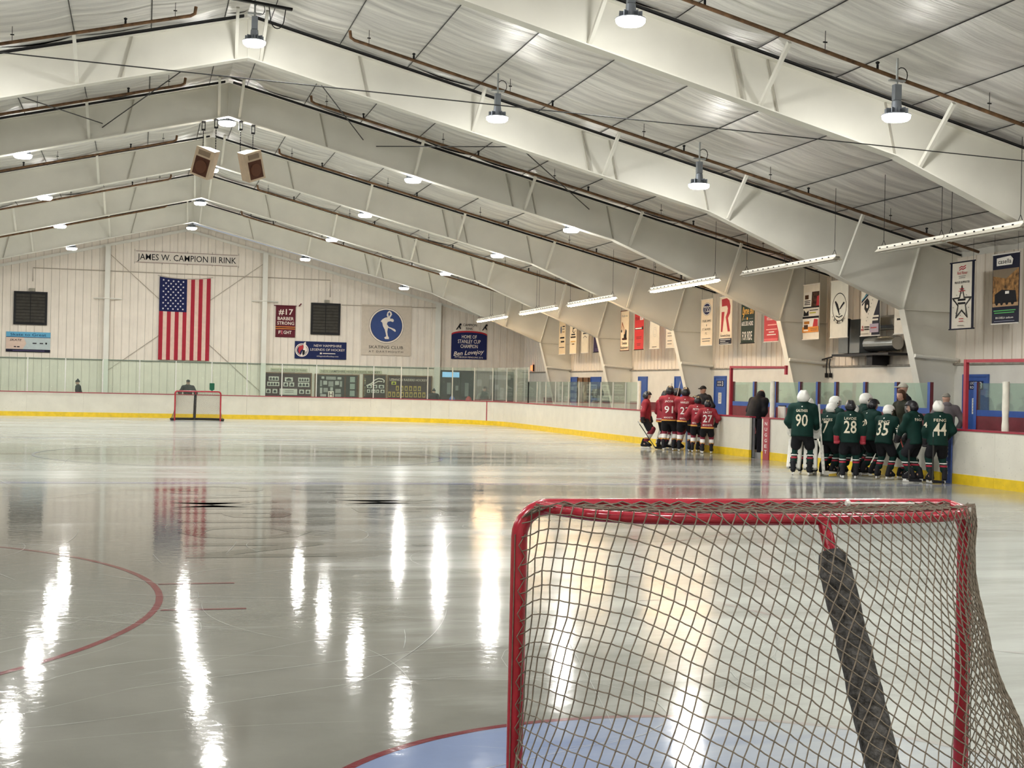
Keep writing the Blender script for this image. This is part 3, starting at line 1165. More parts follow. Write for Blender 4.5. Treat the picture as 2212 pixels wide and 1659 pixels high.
    for k_ in range(46):
        x = -0.86+1.72*k_/45
        p = Vector((x, -0.03-0.004*(k_ % 2), 1.272-(0.012 if k_ % 2 else 0)))
        if prev is not None:
            strand(prev, p, 0.0028)
        prev = p
    net = m_.build('netting', TWINE, t)
    net['kind'] = 'stuff'
    m_ = MB()
    m_.tube([(0.33, -0.14, 1.275), (0.36, -0.12, 1.272), (0.62, -0.14, 1.273)], 0.004, 6)
    m_.lathe([(0.010, -0.008), (0.014, 0), (0.010, 0.008)], (0.33, -0.14, 1.275), 8, ax=(1, 0, 0))
    m_.build('cord_tie', WHITE_TIE, t)
    return t

goal = make_goal()
g2 = copy_tree(goal)
g2.location = (0.05, 54.25, 0)
g2.rotation_euler = (0, 0, math.pi)
g2['label'] = 'small distant red goal with open front facing, against the far end boards'

# ================================================================== BOARDS AND GLASS
bd = thing('dasher_boards', 'white dasher boards with yellow kick plate, red cap rail and glass panes', 'boards')
ol = rink_outline(0.0, 10)
n_o = len(ol)
segs = []
for i in range(n_o):
    a, b = Vector((*ol[i], 0)), Vector((*ol[(i+1) % n_o], 0))
    L_ = (b-a).length
    if L_ < 1e-4:
        continue
    k_ = max(1, round(L_/2.45)) if L_ > 2 else 1
    for j in range(k_):
        segs.append((a.lerp(b, j/k_), a.lerp(b, (j+1)/k_)))
GATE = (27.28, 28.0)                       # open bench gate on the right side
def board_seg(a, b):
    d = b-a
    t_ = d.normalized()
    nrm = Vector((t_.y, -t_.x, 0))         # outward
    for nm, z0, z1, o0, o1, mat in (('panel', 0.20, 1.05, 0.0, 0.06, BOARD_WHITE), ('kick_plate', 0.0, 0.20, -0.012, 0.06, KICK_YELLOW), ('cap_rail', 1.05, 1.085, -0.02, 0.17, CAP_RED)):
        m_ = MB()
        g_ = 0.002 if nm != 'cap_rail' else 0
        m_.obox((a+b)/2+nrm*(o0+o1)/2+Vector((0, 0, (z0+z1)/2)), t_*(d.length/2-g_), nrm*(o1-o0)/2, Vector((0, 0, (z1-z0)/2)))
        m_.build(nm, mat, bd)
    m_ = MB()
    m_.obox((a+b)/2+nrm*0.12+Vector((0, 0, 0.52)), t_*(d.length/2), nrm*0.03, Vector((0, 0, 0.52)))
    m_.build('back_frame', GALV, bd)
for a, b in segs:
    if abs(a.x-BX) < 0.01 and abs(b.x-BX) < 0.01 and min(a.y, b.y) < GATE[1] and max(a.y, b.y) > GATE[0]:
        lo, hi = min(a.y, b.y), max(a.y, b.y)
        if lo < GATE[0]:
            board_seg(Vector((BX, lo, 0)), Vector((BX, GATE[0], 0)))
        if hi > GATE[1]:
            board_seg(Vector((BX, GATE[1], 0)), Vector((BX, hi, 0)))
        continue
    board_seg(a, b)
# goal line stripe on the corner board
m_ = MB()
yy = 54.25
ang = math.asin((yy-(BY1-BR))/BR)
px_, = (BX-BR+BR*math.cos(ang)-0.02,)
tdir = Vector((-math.sin(ang), math.cos(ang), 0)); ndir = Vector((math.cos(ang), math.sin(ang), 0))
m_.obox((px_, yy, 0.53), tdir*0.03, ndir*0.012, (0, 0, 0.52))
m_.build('goal_line_stripe', CAP_RED, bd)

def glass_run(pts, z0, z1, railz=None):
    """panes between consecutive points, mullions at each point"""
    for a, b in zip(pts, pts[1:]):
        a, b = Vector((*a, 0)), Vector((*b, 0))
        d = b-a
        t_ = d.normalized()
        nrm = Vector((t_.y, -t_.x, 0))
        m_ = MB()
        m_.obox((a+b)/2+Vector((0, 0, (z0+z1)/2)), t_*(d.length/2-0.02), nrm*0.006, Vector((0, 0, (z1-z0)/2)))
        m_.build('glass_pane', GLASS, bd)
    for p in pts:
        m_ = MB()
        m_.box(p[0]-0.022, p[0]+0.022, p[1]-0.022, p[1]+0.022, z0-0.02, z1-0.01)
        m_.build('mullion', MULLION, bd)
# end glass on the far boards with both corners
OFF = 0.075
endp = []
for a in range(8, 91, 12):
    r_ = math.radians(a)
    endp.append((BX-BR+(BR+OFF)*math.cos(r_), BY1-BR+(BR+OFF)*math.sin(r_)))
endp = [(BX+OFF, 49.5)]+[(BX+OFF, BY1-BR-0.55)]+endp
nx_ = 9
xs_ = [BX-BR-(2*(BX-BR))*i/nx_ for i in range(1, nx_)]
endp += [(x, BY1+OFF) for x in xs_]
for a in range(90, 173, 12):
    r_ = math.radians(a)
    endp.append((-BX+BR+(BR+OFF)*math.cos(r_), BY1-BR+(BR+OFF)*math.sin(r_)))
glass_run(endp, 1.085, 2.58)
side = [49.5, 48.2, 46.95, 45.65, 44.75, 43.97, 42.73, 41.48, 40.24, 38.97, 37.73, 36.55]
glass_run([(BX+OFF, y) for y in side], 1.085, 1.975)
# dark rubber cap along the top of the end glass
# white padded stanchions at the bench ends
STAN = pm('stanchion_pad', (0.72, 0.69, 0.60), 0.6, var=0.1, bump=0.4, bscale=12)
for i, yy in enumerate((36.48, 26.86, 17.16)):
    m_ = MB()
    rp = random.Random(i)
    pts = [(BX+0.075, yy, 1.085+0.93*k_/9) for k_ in range(10)]
    m_.tube(pts, [0.062*rp.uniform(0.92, 1.08) for _ in pts], 12)
    tag(smooth_angle(m_.build('stanchion_pad', STAN)), ('white wrapped padded post at the far end of the bench by the red team', 'white wrapped padded post above the red NUGGET pad', 'white wrapped padded post with trailing cord beside the locker room door')[i], 'post pad')
    if i == 2:
        pass
# vertical pads on the boards
def board_pad(y, w, col, body, lbl, tcol=(0.75, 0.74, 0.72), stretch=0.075):
    t = thing('board_pad', lbl, 'pad', (BX, y, 0))
    m_ = MB()
    m_.box(-0.045, -0.014, -w/2, w/2, 0.0, 1.045)
    m_.build('pad', col, t)
    if body:
        n = len(body.replace(' ', ''))
        step = 0.72/max(1, len(body)-1)
        for i, ch in enumerate(body):
            if ch == ' ':
                continue
            if body == 'STORRS POND':
                # sideways lettering reading downwards
                m_ = put_text(ch, (-0.047, 0.045, 0.90-step*i), (0, 0, -1), (0, -1, 0), 0.095, 0.062, bold=0.01)
            else:
                m_ = put_text(ch, (-0.047, 0, 0.88-step*i), (0, -1, 0), (0, 0, 1), 0.085, 0.14, bold=0.015)
            m_.build('letter', pm('pad_letter_white', tcol, 0.5), t)
    return t
board_pad(26.95, 0.32, pm('pad_red', (0.34, 0.045, 0.06), 0.45), 'NUGGET', 'red vertical pad lettered NUGGET on the boards beside the open gate')
board_pad(18.86, 0.30, pm('pad_blue', (0.045, 0.085, 0.26), 0.45), 'STORRS POND', 'blue vertical pad lettered STORRS POND on the boards beside green players')
board_pad(32.15, 0.16, pm('pad_light_blue', (0.10, 0.20, 0.42), 0.45), '', 'narrow light blue pad on the boards behind the red players')

# ================================================================== BENCHES
BLUE = pm('blue_paint', (0.025, 0.085, 0.34), 0.4, var=0.1)
MAROON = pm('maroon_paint', (0.15, 0.02, 0.03), 0.45, var=0.15)
REDP = pm('red_paint', (0.33, 0.02, 0.035), 0.4, var=0.1)
PX = 15.2
bp = thing('bench_partition', 'maroon bench partition with blue posts and green glass panes', 'partition', (PX, 26, 0))
posts = [33.47, 31.94, 30.53, 29.07, 28.05, 27.06, 25.59, 24.12, 22.70]
posts2 = [20.9, 19.87, 18.6, 17.2, 15.6]
for run in (posts, posts2):
    for y in run:
        m_ = MB()
        m_.mi = 0
        m_.box(PX-0.045, PX+0.045, y-0.055, y+0.055, 0, 2.04)
        m_.m = [0]*6
        m_.m[2] = 1
        m_.build('post', [BLUE, MAROON], bp, world=True)
    for a, b in zip(run, run[1:]):
        m_ = MB()
        m_.box(PX-0.03, PX+0.03, b+0.056, a-0.056, 0, 1.31)
        m_.build('lower_panel', MAROON, bp, world=True)
        m_ = MB()
        m_.box(PX-0.035, PX+0.035, b+0.056, a-0.056, 1.311, 1.44)
        m_.build('rail', BLUE, bp, world=True)
        m_ = MB()
        m_.box(PX-0.006, PX+0.006, b+0.056, a-0.056, 1.441, 2.02)
        m_.build('glass_pane', BENCH_GLASS, bp, world=True)
# raised bench floor and bench seat
m_ = MB()
m_.box(BX+0.16, PX-0.05, 15.5, 35.5, -0.03, 0.14)
tag(m_.build('bench_floor', CONCRETE), 'dark rubber covered bench floor behind the right boards', 'floor', kind='structure')
for y0, y1, lb in ((28.6, 35.0, 'long maroon player bench behind the red team'), (18.9, 26.0, 'long maroon player bench behind the green team')):
    t = thing('player_bench', lb, 'bench', (PX-0.42, (y0+y1)/2, 0.14))
    m_ = MB()
    m_.box(-0.17, 0.17, -(y1-y0)/2, (y1-y0)/2, 0.40, 0.45)
    m_.build('seat', MAROON, t)
    for k_ in range(4):
        m_ = MB()
        yy = -(y1-y0)/2+0.3+k_*((y1-y0)-0.6)/3
        m_.box(-0.13, 0.13, yy-0.03, yy+0.03, 0, 0.40)
        m_.build('leg', BLACK_METAL, t)
# red pipe portals over the bench doors
def portal(y0, y1, z, lbl):
    t = thing('pipe_portal', lbl, 'frame', (BX+0.12, y0, 1.085))
    m_ = MB()
    m_.box(-0.035, 0.035, -0.04, 0.04, 0, z-1.085)
    m_.build('upright', REDP, t)
    m_ = MB()
    m_.bar((0, 0.03, z-1.085-0.03), (0, y1-y0, z-1.085-0.07), 0.06, 0.06)
    m_.build('crossbar', REDP, t)
    m_ = MB()
    m_.box(-0.03, 0.03, y1-y0-0.06, y1-y0+0.02, z-1.085-0.25, z-1.085-0.02)
    m_.build('end_bracket', REDP, t)
    return t
portal(29.5, 26.24, 2.43, 'red pipe portal above the open bench gate')
portal(18.5, 13.0, 2.45, 'red pipe portal in front of the locker room door')
# open bench gate leaf and dark inside
t = thing('bench_gate', 'open bench gate leaf swung inward, dark inside the opening', 'gate', (BX+0.20, GATE[1]-0.02, 0))
m_ = MB()
m_.box(0, 0.70, -0.04, 0.0, 0.14, 1.02)
m_.build('leaf', pm('gate_dark', (0.02, 0.018, 0.025), 0.6), t)
m_ = MB()
m_.box(0.28, 0.36, -0.07, -0.04, 0.80, 0.88)
m_.build('latch', GALV, t)

# ================================================================== DOORS AND LOW WALL
def wall_door(n, y0, y1, lbl, sign=None, paper=None, mat=BLUE, recess=False):
    t = thing('door_%d' % n, lbl, 'door', (WALL_X-0.05, (y0+y1)/2, 0), kind='structure')
    w = (y1-y0)/2
    m_ = MB()
    m_.box(-0.045, 0.0, -w, -w+0.06, 0, 2.27)
    m_.box(-0.045, 0.0, w-0.06, w, 0, 2.27)
    m_.box(-0.045, 0.0, -w+0.06, w-0.06, 2.21, 2.27)
    m_.build('door_frame', BLUE, t)
    m_ = MB()
    m_.box(-0.02, 0.0, -w+0.06, w-0.06, 0.0, 2.21)
    m_.build('door_leaf', mat, t)
    m_ = MB()
    m_.box(-0.07, -0.02, w-0.16, w-0.12, 1.0, 1.06)
    m_.build('door_handle', GALV, t)
    if sign:
        m_ = MB()
        m_.box(-0.03, -0.02, -0.30, 0.31, 1.90, 2.11)
        sgn = m_.build('door_sign', pm('sign_navy', (0.012, 0.018, 0.07), 0.4), t)
        for i, line in enumerate(sign):
            m_ = put_text(line, (-0.032, 0.06, 2.025-0.10*i), (0, -1, 0), (0, 0, 1), 0.062, 0.30, bold=0.01)
            m_.build('sign_lettering', pm('sign_white', (0.8, 0.8, 0.8), 0.5), sgn)
        m_ = put_text('3', (-0.032, -0.21, 1.925), (0, -1, 0), (0, 0, 1), 0.16, 0.10, bold=0.02)
        m_.build('sign_lettering', MATS['sign_white'], sgn)
    if paper:
        m_ = MB()
        m_.box(-0.026, -0.02, -0.12, 0.13, 1.31, 1.69)
        pp_ = m_.build('notice', pm('paper', (0.72, 0.71, 0.68), 0.7), t)
        for k_ in range(9):
            m_ = MB()
            m_.box(-0.028, -0.026, -0.09+0.01*(k_ % 3), 0.10-0.02*(k_ % 2), 1.65-0.036*k_, 1.664-0.036*k_)
            m_.build('notice_line', pm('print_grey', (0.12, 0.12, 0.13), 0.7), pp_)
    return t
wall_door(1, 23.2, 24.24, 'blue locker room door with navy sign and paper notice behind the green bench', ('LOCKER', 'ROOM'), True)
wall_door(2, 38.15, 39.15, 'blue locker room door with small sign behind the red team huddle', ('LOCKER', 'ROOM'), True)
wall_door(3, 41.8, 42.82, 'plain blue door next to the roof column behind the red team')
wall_door(4, 45.68, 46.69, 'plain blue door beside the round emblem on the block wall')
wall_door(5, 51.31, 52.7, 'blue door right of the brown display case')
wall_door(6, 54.57, 55.6, 'blue door left of the brown display case')
# display case between two doors
BROWN = pm('brown_wood', (0.19, 0.10, 0.045), 0.5, var=0.25, scale=4)
t = thing('display_case', 'brown wooden display case with pale hanging shapes between two blue doors', 'display case', (WALL_X-0.06, 53.63, 0.9))
m_ = MB(); m_.box(-0.05, 0, -0.80, 0.80, 0, 1.34); m_.build('back_panel', BROWN, t)
for y in (-0.80, 0.0, 0.76):
    m_ = MB(); m_.box(-0.09, -0.05, y, y+0.05, 0, 1.34); m_.build('stile', pm('dark_brown', (0.07, 0.035, 0.02), 0.5), t)
for y, z in ((-0.45, 0.3), (-0.25, 0.6), (0.35, 0.45), (0.5, 0.8)):
    m_ = MB()
    m_.lathe([(0.05, 0), (0.09, 0.12), (0.07, 0.3), (0.03, 0.4)], (-0.08, y, z), 10)
    m_.build('hanging_item', pm('pale_item', (0.45, 0.36, 0.26), 0.6), t)
# maroon stripe at the bottom of the block wall, round emblems, wire rack
m_ = MB(); m_.box(WALL_X-0.062, WALL_X-0.05, 40.0, 60, 0, 1.26); tag(m_.build('trim_1', MAROON), 'maroon painted band low on the block wall', 'trim', kind='structure')
def emblem(y, z, r, lbl):
    t = thing('round_emblem', lbl, 'emblem', (WALL_X-0.07, y, z))
    m_ = MB(); m_.lathe([(r, 0), (r, 0.02)], (0, 0, 0), 36, ax=(-1, 0, 0)); m_.build('disc', pm('emblem_maroon', (0.10, 0.02, 0.03), 0.5), t)
    m_ = MB(); m_.lathe([(r*0.80, 0.02), (r*0.80, 0.026)], (0, 0, 0), 36, ax=(-1, 0, 0)); m_.build('inner_disc', pm('emblem_dark', (0.05, 0.05, 0.055), 0.5), t)
    m_ = MB(); m_.prism([(-0.08, -0.25), (0.02, -0.12), (0.08, -0.25), (0.10, -0.05), (0.02, 0.05), (-0.05, 0.22), (-0.11, 0.02)], (-0.028, 0, 0), (0, -1, 0), (0, 0, 1), 0.004)
    m_.build('emblem_figure', pm('emblem_grey', (0.42, 0.42, 0.42), 0.5), t)
emblem(57.09, 1.68, 0.62, 'round dark maroon emblem on the wall beyond the display case')
emblem(49.0, 1.74, 0.62, 'round dark emblem with pale figure on the block wall near the red team')
emblem(31.9, 1.70, 0.52, 'round grey emblem on the wall behind the tall goalie')
t = thing('wire_rack', 'black wire rack crammed with grey bags behind the side glass', 'rack', (16.6, 50.2, 0))
rp = random.Random(9)
for k_ in range(3):
    m_ = MB(); m_.box(-0.25, 0.25, -0.62, 0.62, 0.35+0.5*k_, 0.37+0.5*k_); m_.build('shelf', BLACK_METAL, t)
for a in (-0.25, 0.25):
    for b in (-0.62, 0.62):
        m_ = MB(); m_.tube([(a, b, 0), (a, b, 1.85)], 0.015, 6); m_.build('upright', BLACK_METAL, t)
for k_ in range(3):
    for j in range(4):
        m_ = MB()
        m_.lathe([(0.06, 0), (0.13, 0.08), (0.12, 0.25), (0.05, 0.36)], (-0.05, -0.45+0.3*j, 0.375+0.5*k_), 10)
        m_.build('bag', pm('bag_%d' % ((j+k_) % 3), ((0.10, 0.10, 0.11), (0.30, 0.30, 0.29), (0.05, 0.05, 0.06))[(j+k_) % 3], 0.7), t)
# heater and duct assembly on the wall behind the banners
t = thing('air_handler', 'grey air handling unit with corrugated silver ducts on a wall bracket', 'air handler', (WALL_X-0.06, 28.2, 2.80))
m_ = MB(); m_.box(-0.55, 0, 0.10, 1.25, 0.06, 0.98); m_.build('cabinet', pm('cabinet_grey', (0.14, 0.15, 0.15), 0.4, metal=0.5), t)
m_ = MB(); m_.box(-0.57, -0.55, 0.66, 0.70, 0.06, 0.98); m_.build('cabinet_seam', DARK_SLOT, t)
m_ = MB(); m_.lathe([(0.26, 0), (0.26, 0.3)], (-0.25, 1.30, 0.80), 20, ax=(0, 1, 0)); m_.build('blower', pm('blower_dark', (0.06, 0.06, 0.06), 0.5), t)
for z, y0, y1 in ((0.85, -1.4, 0.1), (0.30, -1.4, 0.1)):
    m_ = MB()
    pts, rad = [], []
    for k_ in range(41):
        pts.append((-0.28, y0+(y1-y0)*k_/40, z))
        rad.append(0.20 if k_ % 2 else 0.175)
    m_.tube(pts, rad, 16)
    m_.build('flexible_duct', pm('silver_duct', (0.55, 0.55, 0.53), 0.25, metal=0.95), t)
m_ = MB(); m_.box(-0.62, 0, -1.5, 1.5, -0.02, 0.04); m_.build('shelf_bracket', BLACK_METAL, t)
m_ = MB(); m_.box(-0.50, 0, -0.5, -0.2, -0.28, -0.02); m_.build('junction_box', BLACK_METAL, t)
t = thing('alarm_box', 'red wall alarm box with white round sounder beside the air handler', 'alarm', (WALL_X-0.06, 29.78, 2.80))
m_ = MB(); m_.box(-0.10, 0, -0.12, 0.12, 0.0, 0.42); m_.build('box', REDP, t)
m_ = MB(); m_.lathe([(0.09, 0.10), (0.10, 0.13)], (0, 0.05, 0.28), 16, ax=(-1, 0, 0)); m_.build('sounder', FIXTURE, t)
# black wall hooks with hanging cords
t = thing('wall_outlet_pair', 'two black cables hanging with plugs below a wall bracket', 'cable', (WALL_X-0.12, 30.9, 2.2))
for dy in (-0.09, 0.09):
    m_ = MB(); m_.tube([(0, dy, 0.55), (-0.02, dy, 0.35), (0, dy*1.3, 0.12)], 0.016, 6); m_.build('cable', BLACK_METAL, t)
    m_ = MB(); m_.box(-0.035, 0.035, dy*1.3-0.035, dy*1.3+0.035, 0, 0.13); m_.build('plug', BLACK_METAL, t)
m_ = MB(); m_.bar((0, -0.2, 0.60), (0, 0.45, 0.52), 0.03, 0.04); m_.build('bracket', BLACK_METAL, t)
t = thing('exit_sign', 'small orange lit exit sign on the corner wall', 'sign', (WALL_X-0.07, 62.15, 2.62))
m_ = MB(); m_.box(-0.04, 0.03, -0.2, 0.2, 0, 0.25); m_.build('face', pm('exit_orange', (0.9, 0.25, 0.1), 0.5, emit=1.2, ecol=(1, 0.25, 0.08)), t)
m_ = MB(); m_.box(-0.03, 0.03, -0.26, -0.2, -0.05, 0.3); m_.build('frame', BLACK_METAL, t)
# ================================================================== SIGNS, FLAG AND BANNERS
def cm(hexcol, rough=0.6):
    return pm('print_'+hexcol.strip('#').lower(), hexcol, rough, var=0.05)

class Panel:
    """flat printed thing: thin shapes stacked on a sheet; u to the reader's right, v up"""
    def __init__(s, name, label, cat, o, ux, w, h, mat, th=0.012, group=None, sheet='sheet', poly=None):
        s.t = thing(name, label, cat, o, group=group)
        s.ux, s.uy = Vector(ux), Vector((0, 0, 1))
        s.n = s.ux.cross(s.uy)                  # towards the reader
        s.w, s.h, s.k = w, h, 0
        m_ = MB()
        poly = poly or [(0, 0), (w, 0), (w, h), (0, h)]
        m_.prism(poly, -s.n*th, s.ux, s.uy, th)
        s.sheet = m_.build(sheet, mat, s.t)
    def z(s):
        s.k += 1
        return s.n*(0.0012*s.k)
    def poly(s, pts, mat, name='print', parent=None):
        m_ = MB()
        m_.prism(pts, s.z(), s.ux, s.uy, 0.001)
        return m_.build(name, mat, parent or s.t)
    def rect(s, u0, v0, u1, v1, mat, name='print', parent=None):
        return s.poly([(u0, v0), (u1, v0), (u1, v1), (u0, v1)], mat, name, parent)
    def disc(s, u, v, r, mat, name='print', ry=None, n=32):
        ry = ry or r
        return s.poly([(u+r*math.cos(2*math.pi*i/n), v+ry*math.sin(2*math.pi*i/n)) for i in range(n)], mat, name)
    def ring(s, u, v, r0_, r1_, mat, name='print', n=40, a0=0, a1=6.2832):
        m_ = MB()
        zz = s.z()
        pts = []
        for i in range(n+1):
            a = a0+(a1-a0)*i/n
            pts.append([zz+s.ux*(u+r*math.cos(a))+s.uy*(v+r*math.sin(a)) for r in (r0_, r1_)])
        for a, b in zip(pts, pts[1:]):
            m_.add([a[0], a[1], b[1], b[0]], [(0, 1, 2, 3)])
        return m_.build(name, mat, s.t)
    def text(s, body, u, v, h, w, mat, bold=0.006, shear=0.0, name='lettering', rot=0, spacing=1.0, parent=None):
        ux, uy = s.ux, s.uy
        if rot:
            c, q = math.cos(rot), math.sin(rot)
            ux, uy = s.ux*c+s.uy*q, s.uy*c-s.ux*q
        m_ = put_text(body, s.z()+s.ux*u+s.uy*v, ux, uy, h, w, bold, shear, spacing)
        return m_.build(name, mat, parent or s.t)
    def stroke(s, pts, wd, mat, name='print'):
        m_ = MB()
        zz = s.z()
        pts = [Vector((p[0], p[1])) for p in pts]
        for i, (a, b) in enumerate(zip(pts, pts[1:])):
            d = (b-a)
            if d.length < 1e-6: continue
            d.normalize()
            nn = Vector((-d.y, d.x))*wd/2
            q = [a-d*wd*0.2+nn, b+d*wd*0.2+nn, b+d*wd*0.2-nn, a-d*wd*0.2-nn]
            m_.add([zz+s.ux*p.x+s.uy*p.y for p in q], [(3, 2, 1, 0)])
        return m_.build(name, mat, s.t)

W_CREAM, INK, NAVY, WHITEP = cm('#d9d0c4'), cm('#15151a'), cm('#182350'), cm('#e6e2da')
MRN, GOLD, REDI, GREYI = cm('#5c1a26'), cm('#e0a63c'), cm('#b3202c'), cm('#77736c')
YW = END_Y-0.055
EX = (1, 0, 0)
# rink name banner
p = Panel('name_banner', 'long cream banner lettered JAMES W. CAMPION III RINK above the flag', 'banner', (-2.72, YW, 7.42), EX, 4.98, 0.59, W_CREAM)
p.rect(0.05, 0.555, 4.93, 0.575, cm('#6b3a36')); p.rect(0.05, 0.015, 4.93, 0.035, cm('#6b3a36'))
def serif_text(p, body, u0, u1, v, h, mat, thick=0.02):
    """sans letters with small serif feet so the word reads as a serif face"""
    p.text(body, (u0+u1)/2, v, h, u1-u0, mat, bold=thick)
serif_text(p, 'JAMES W. CAMPION III RINK', 0.12, 4.86, 0.15, 0.30, INK, 0.004)
for u in (0.0, 1.3, 2.5, 3.7, 4.98):
    m_ = MB(); m_.bar((u, -0.01, 0.55), (u, -0.01, 0.66), 0.012, 0.012); m_.bar((u, -0.01, 0.04), (u, -0.01, -0.06), 0.012, 0.012); m_.build('tie', BLACK_METAL, p.t)
# flag, hung lengthwise, with stripes and stars
FW, FH = 2.44, 4.08
fl = thing('flag', 'red white and blue striped flag with white stars hanging lengthwise on the wall', 'flag', (-1.52, YW-0.03, 2.70))
FRED, FWHT, FBLU = pm('flag_red', '#a31d31', 0.8, bump=0.2, bscale=6), pm('flag_white', '#e0c2b2', 0.8, bump=0.2, bscale=6), pm('flag_blue', '#20254f', 0.8, bump=0.2, bscale=6)
def flag_pt(u, v, off=0.0):
    sag = 0.10*(1-(2*u/FW-1)**2)*(v/FH)**3
    return (u, -0.03-off-0.018*math.sin(u*7.5+v*0.6)*(1-0.5*v/FH)-0.010*math.sin(u*17), v-sag)
for i in range(13):
    u0, u1 = FW*i/13, FW*(i+1)/13
    top = FH if u0 >= FW*7/13-1e-6 else FH*0.585
    m_ = MB()
    nv, nu = 24, 3
    g = [[flag_pt(u0+(u1-u0)*a/nu, top*b/nv) for a in range(nu+1)] for b in range(nv+1)]
    for b in range(nv):
        for a in range(nu):
            m_.add([g[b][a], g[b][a+1], g[b+1][a+1], g[b+1][a]], [(0, 1, 2, 3)])
    m_.build('stripe', FRED if i % 2 == 0 else FWHT, fl, smooth=True)
m_ = MB()
nv, nu = 12, 14
g = [[flag_pt(FW*7/13*a/nu, FH*0.585+FH*0.415*b/nv) for a in range(nu+1)] for b in range(nv+1)]
for b in range(nv):
    for a in range(nu):
        m_.add([g[b][a], g[b][a+1], g[b+1][a+1], g[b+1][a]], [(0, 1, 2, 3)])
m_.build('canton', FBLU, fl, smooth=True)
star0 = None
cw, ch = FW*7/13, FH*0.415
for r_ in range(11):
    for c_ in range(5 if r_ % 2 == 0 else 4):
        u = cw*(0.14+0.18*c_+(0.09 if r_ % 2 else 0))
        v = FH*0.585+ch*(0.08+0.084*r_)
        q = flag_pt(u, v, 0.008)
        if star0 is None:
            m_ = MB()
            pts = [((0.055 if i % 2 == 0 else 0.024)*math.sin(math.pi*i/5), (0.055 if i % 2 == 0 else 0.024)*math.cos(math.pi*i/5)) for i in range(10)]
            m_.prism(pts[::-1], (0, 0.004, 0), (1, 0, 0), (0, 0, 1), 0.004)
            star0 = m_.build('star', pm('flag_star', (0.8, 0.78, 0.8), 0.8), fl)
            star0.location = q
        else:
            o = star0.copy(); COL.objects.link(o); o.parent = fl; o.location = q
m_ = MB(); m_.tube([(-0.10, -0.03, FH+0.06), (0.6, -0.03, FH-0.05), (FW/2, -0.03, FH-0.09), (FW-0.5, -0.03, FH-0.05), (FW+0.12, -0.03, FH+0.06)], 0.014, 6); m_.build('header_rope', TAN, fl)

# dark louvred vents
def louver(x0, x1, z0, z1, lbl):
    t = thing('wall_louver', lbl, 'louver', (x0, YW, z0))
    w, h = x1-x0, z1-z0
    dk, sl = pm('louver_frame', (0.010, 0.010, 0.011), 0.5), pm('louver_slat', (0.05, 0.046, 0.038), 0.6, var=0.2)
    m_ = MB(); m_.box(0, w, 0.0, 0.04, 0, h); m_.build('back_plate', dk, t)
    for a in ((0, 0.10, 0, h), (w-0.10, w, 0, h), (0.10, w-0.10, 0, 0.10), (0.10, w-0.10, h-0.10, h)):
        m_ = MB(); m_.box(a[0], a[1], -0.06, 0.0, a[2], a[3]); m_.build('frame_side', dk, t)
    n = 9
    for i in range(n):
        z = 0.11+(h-0.22)*i/n
        m_ = MB(); m_.bar((0.10, -0.02, z+0.075), (w-0.10, -0.02, z+0.075), 0.02, (h-0.22)/n-0.012, up=(0, 0.25, 1)); m_.build('slat', sl, t)
    m_ = MB(); m_.box(w/2-0.015, w/2+0.015, -0.055, -0.035, 0.1, h-0.1); m_.build('link_rod', dk, t)
    m_ = MB(); m_.box(w*0.45, w*0.62, -0.08, 0.03, h+0.02, h+0.16); m_.build('actuator', pm('actuator', (0.28, 0.26, 0.2), 0.5), t)
louver(-8.24, -6.72, 4.21, 5.80, 'dark square wall louver above the blue skate banner')
louver(5.90, 7.39, 4.18, 5.78, 'dark square wall louver beside the maroon number banner')
# banners on the far wall
p = Panel('wall_banner', 'pale blue banner headed Skate to Great under the dark louver', 'banner', (-8.55, YW, 2.90), EX, 2.01, 0.96, cm('#b9c6c6'))
p.rect(0, 0.72, 2.01, 0.96, cm('#5aa4c8')); p.rect(0, 0.695, 2.01, 0.72, NAVY); p.rect(0, 0, 2.01, 0.13, cm('#17152b'))
p.text('Skate to Great', 1.0, 0.77, 0.13, 1.62, cm('#1c3d5e'), bold=0.005)
p.poly([(0.0, 0.14), (0.75, 0.14), (0.92, 0.40), (0.80, 0.69), (0.0, 0.69)], cm('#d8bfae'))
p.text('SKATE', 0.44, 0.52, 0.10, 0.55, INK, bold=0.012, shear=0.3)
for u, w in ((1.2, 0.18), (1.52, 0.16), (0.36, 0.1), (0.5, 0.12)):
    p.rect(u, 0.40 if u > 1 else 0.22, u+w, 0.45 if u > 1 else 0.27, cm('#2b2830'))
p.poly([(1.78, 0.47), (1.86, 0.47), (1.86, 0.41), (1.82, 0.37), (1.78, 0.41)], INK)
p.text('LET ME PLAY WITH YOUR SKATES', 1.0, 0.05, 0.035, 1.5, cm('#6a5a8a'), bold=0.0) if False else p.rect(0.3, 0.055, 1.75, 0.075, cm('#6a5a8a'))
p = Panel('wall_banner', 'maroon banner lettered #17 BARBER STRONG FIGHT with orange stripes', 'banner', (4.15, YW, 3.99), EX, 0.98, 1.57, MRN)
OFFW = cm('#eadfd2')
p.text('#17', 0.50, 1.14, 0.28, 0.72, OFFW, bold=0.012); p.text('BARBER', 0.50, 0.86, 0.16, 0.80, OFFW, bold=0.012); p.text('STRONG', 0.50, 0.63, 0.16, 0.84, OFFW, bold=0.012)
p.rect(0, 0.50, 0.98, 0.535, cm('#e88a35')); p.rect(0, 0.41, 0.98, 0.445, cm('#e88a35')); p.rect(0, 0.445, 0.98, 0.50, cm('#35101a'))
p.text('F', 0.21, 0.17, 0.16, 0.11, OFFW, bold=0.012); p.text('GHT', 0.60, 0.17, 0.16, 0.40, OFFW, bold=0.012)
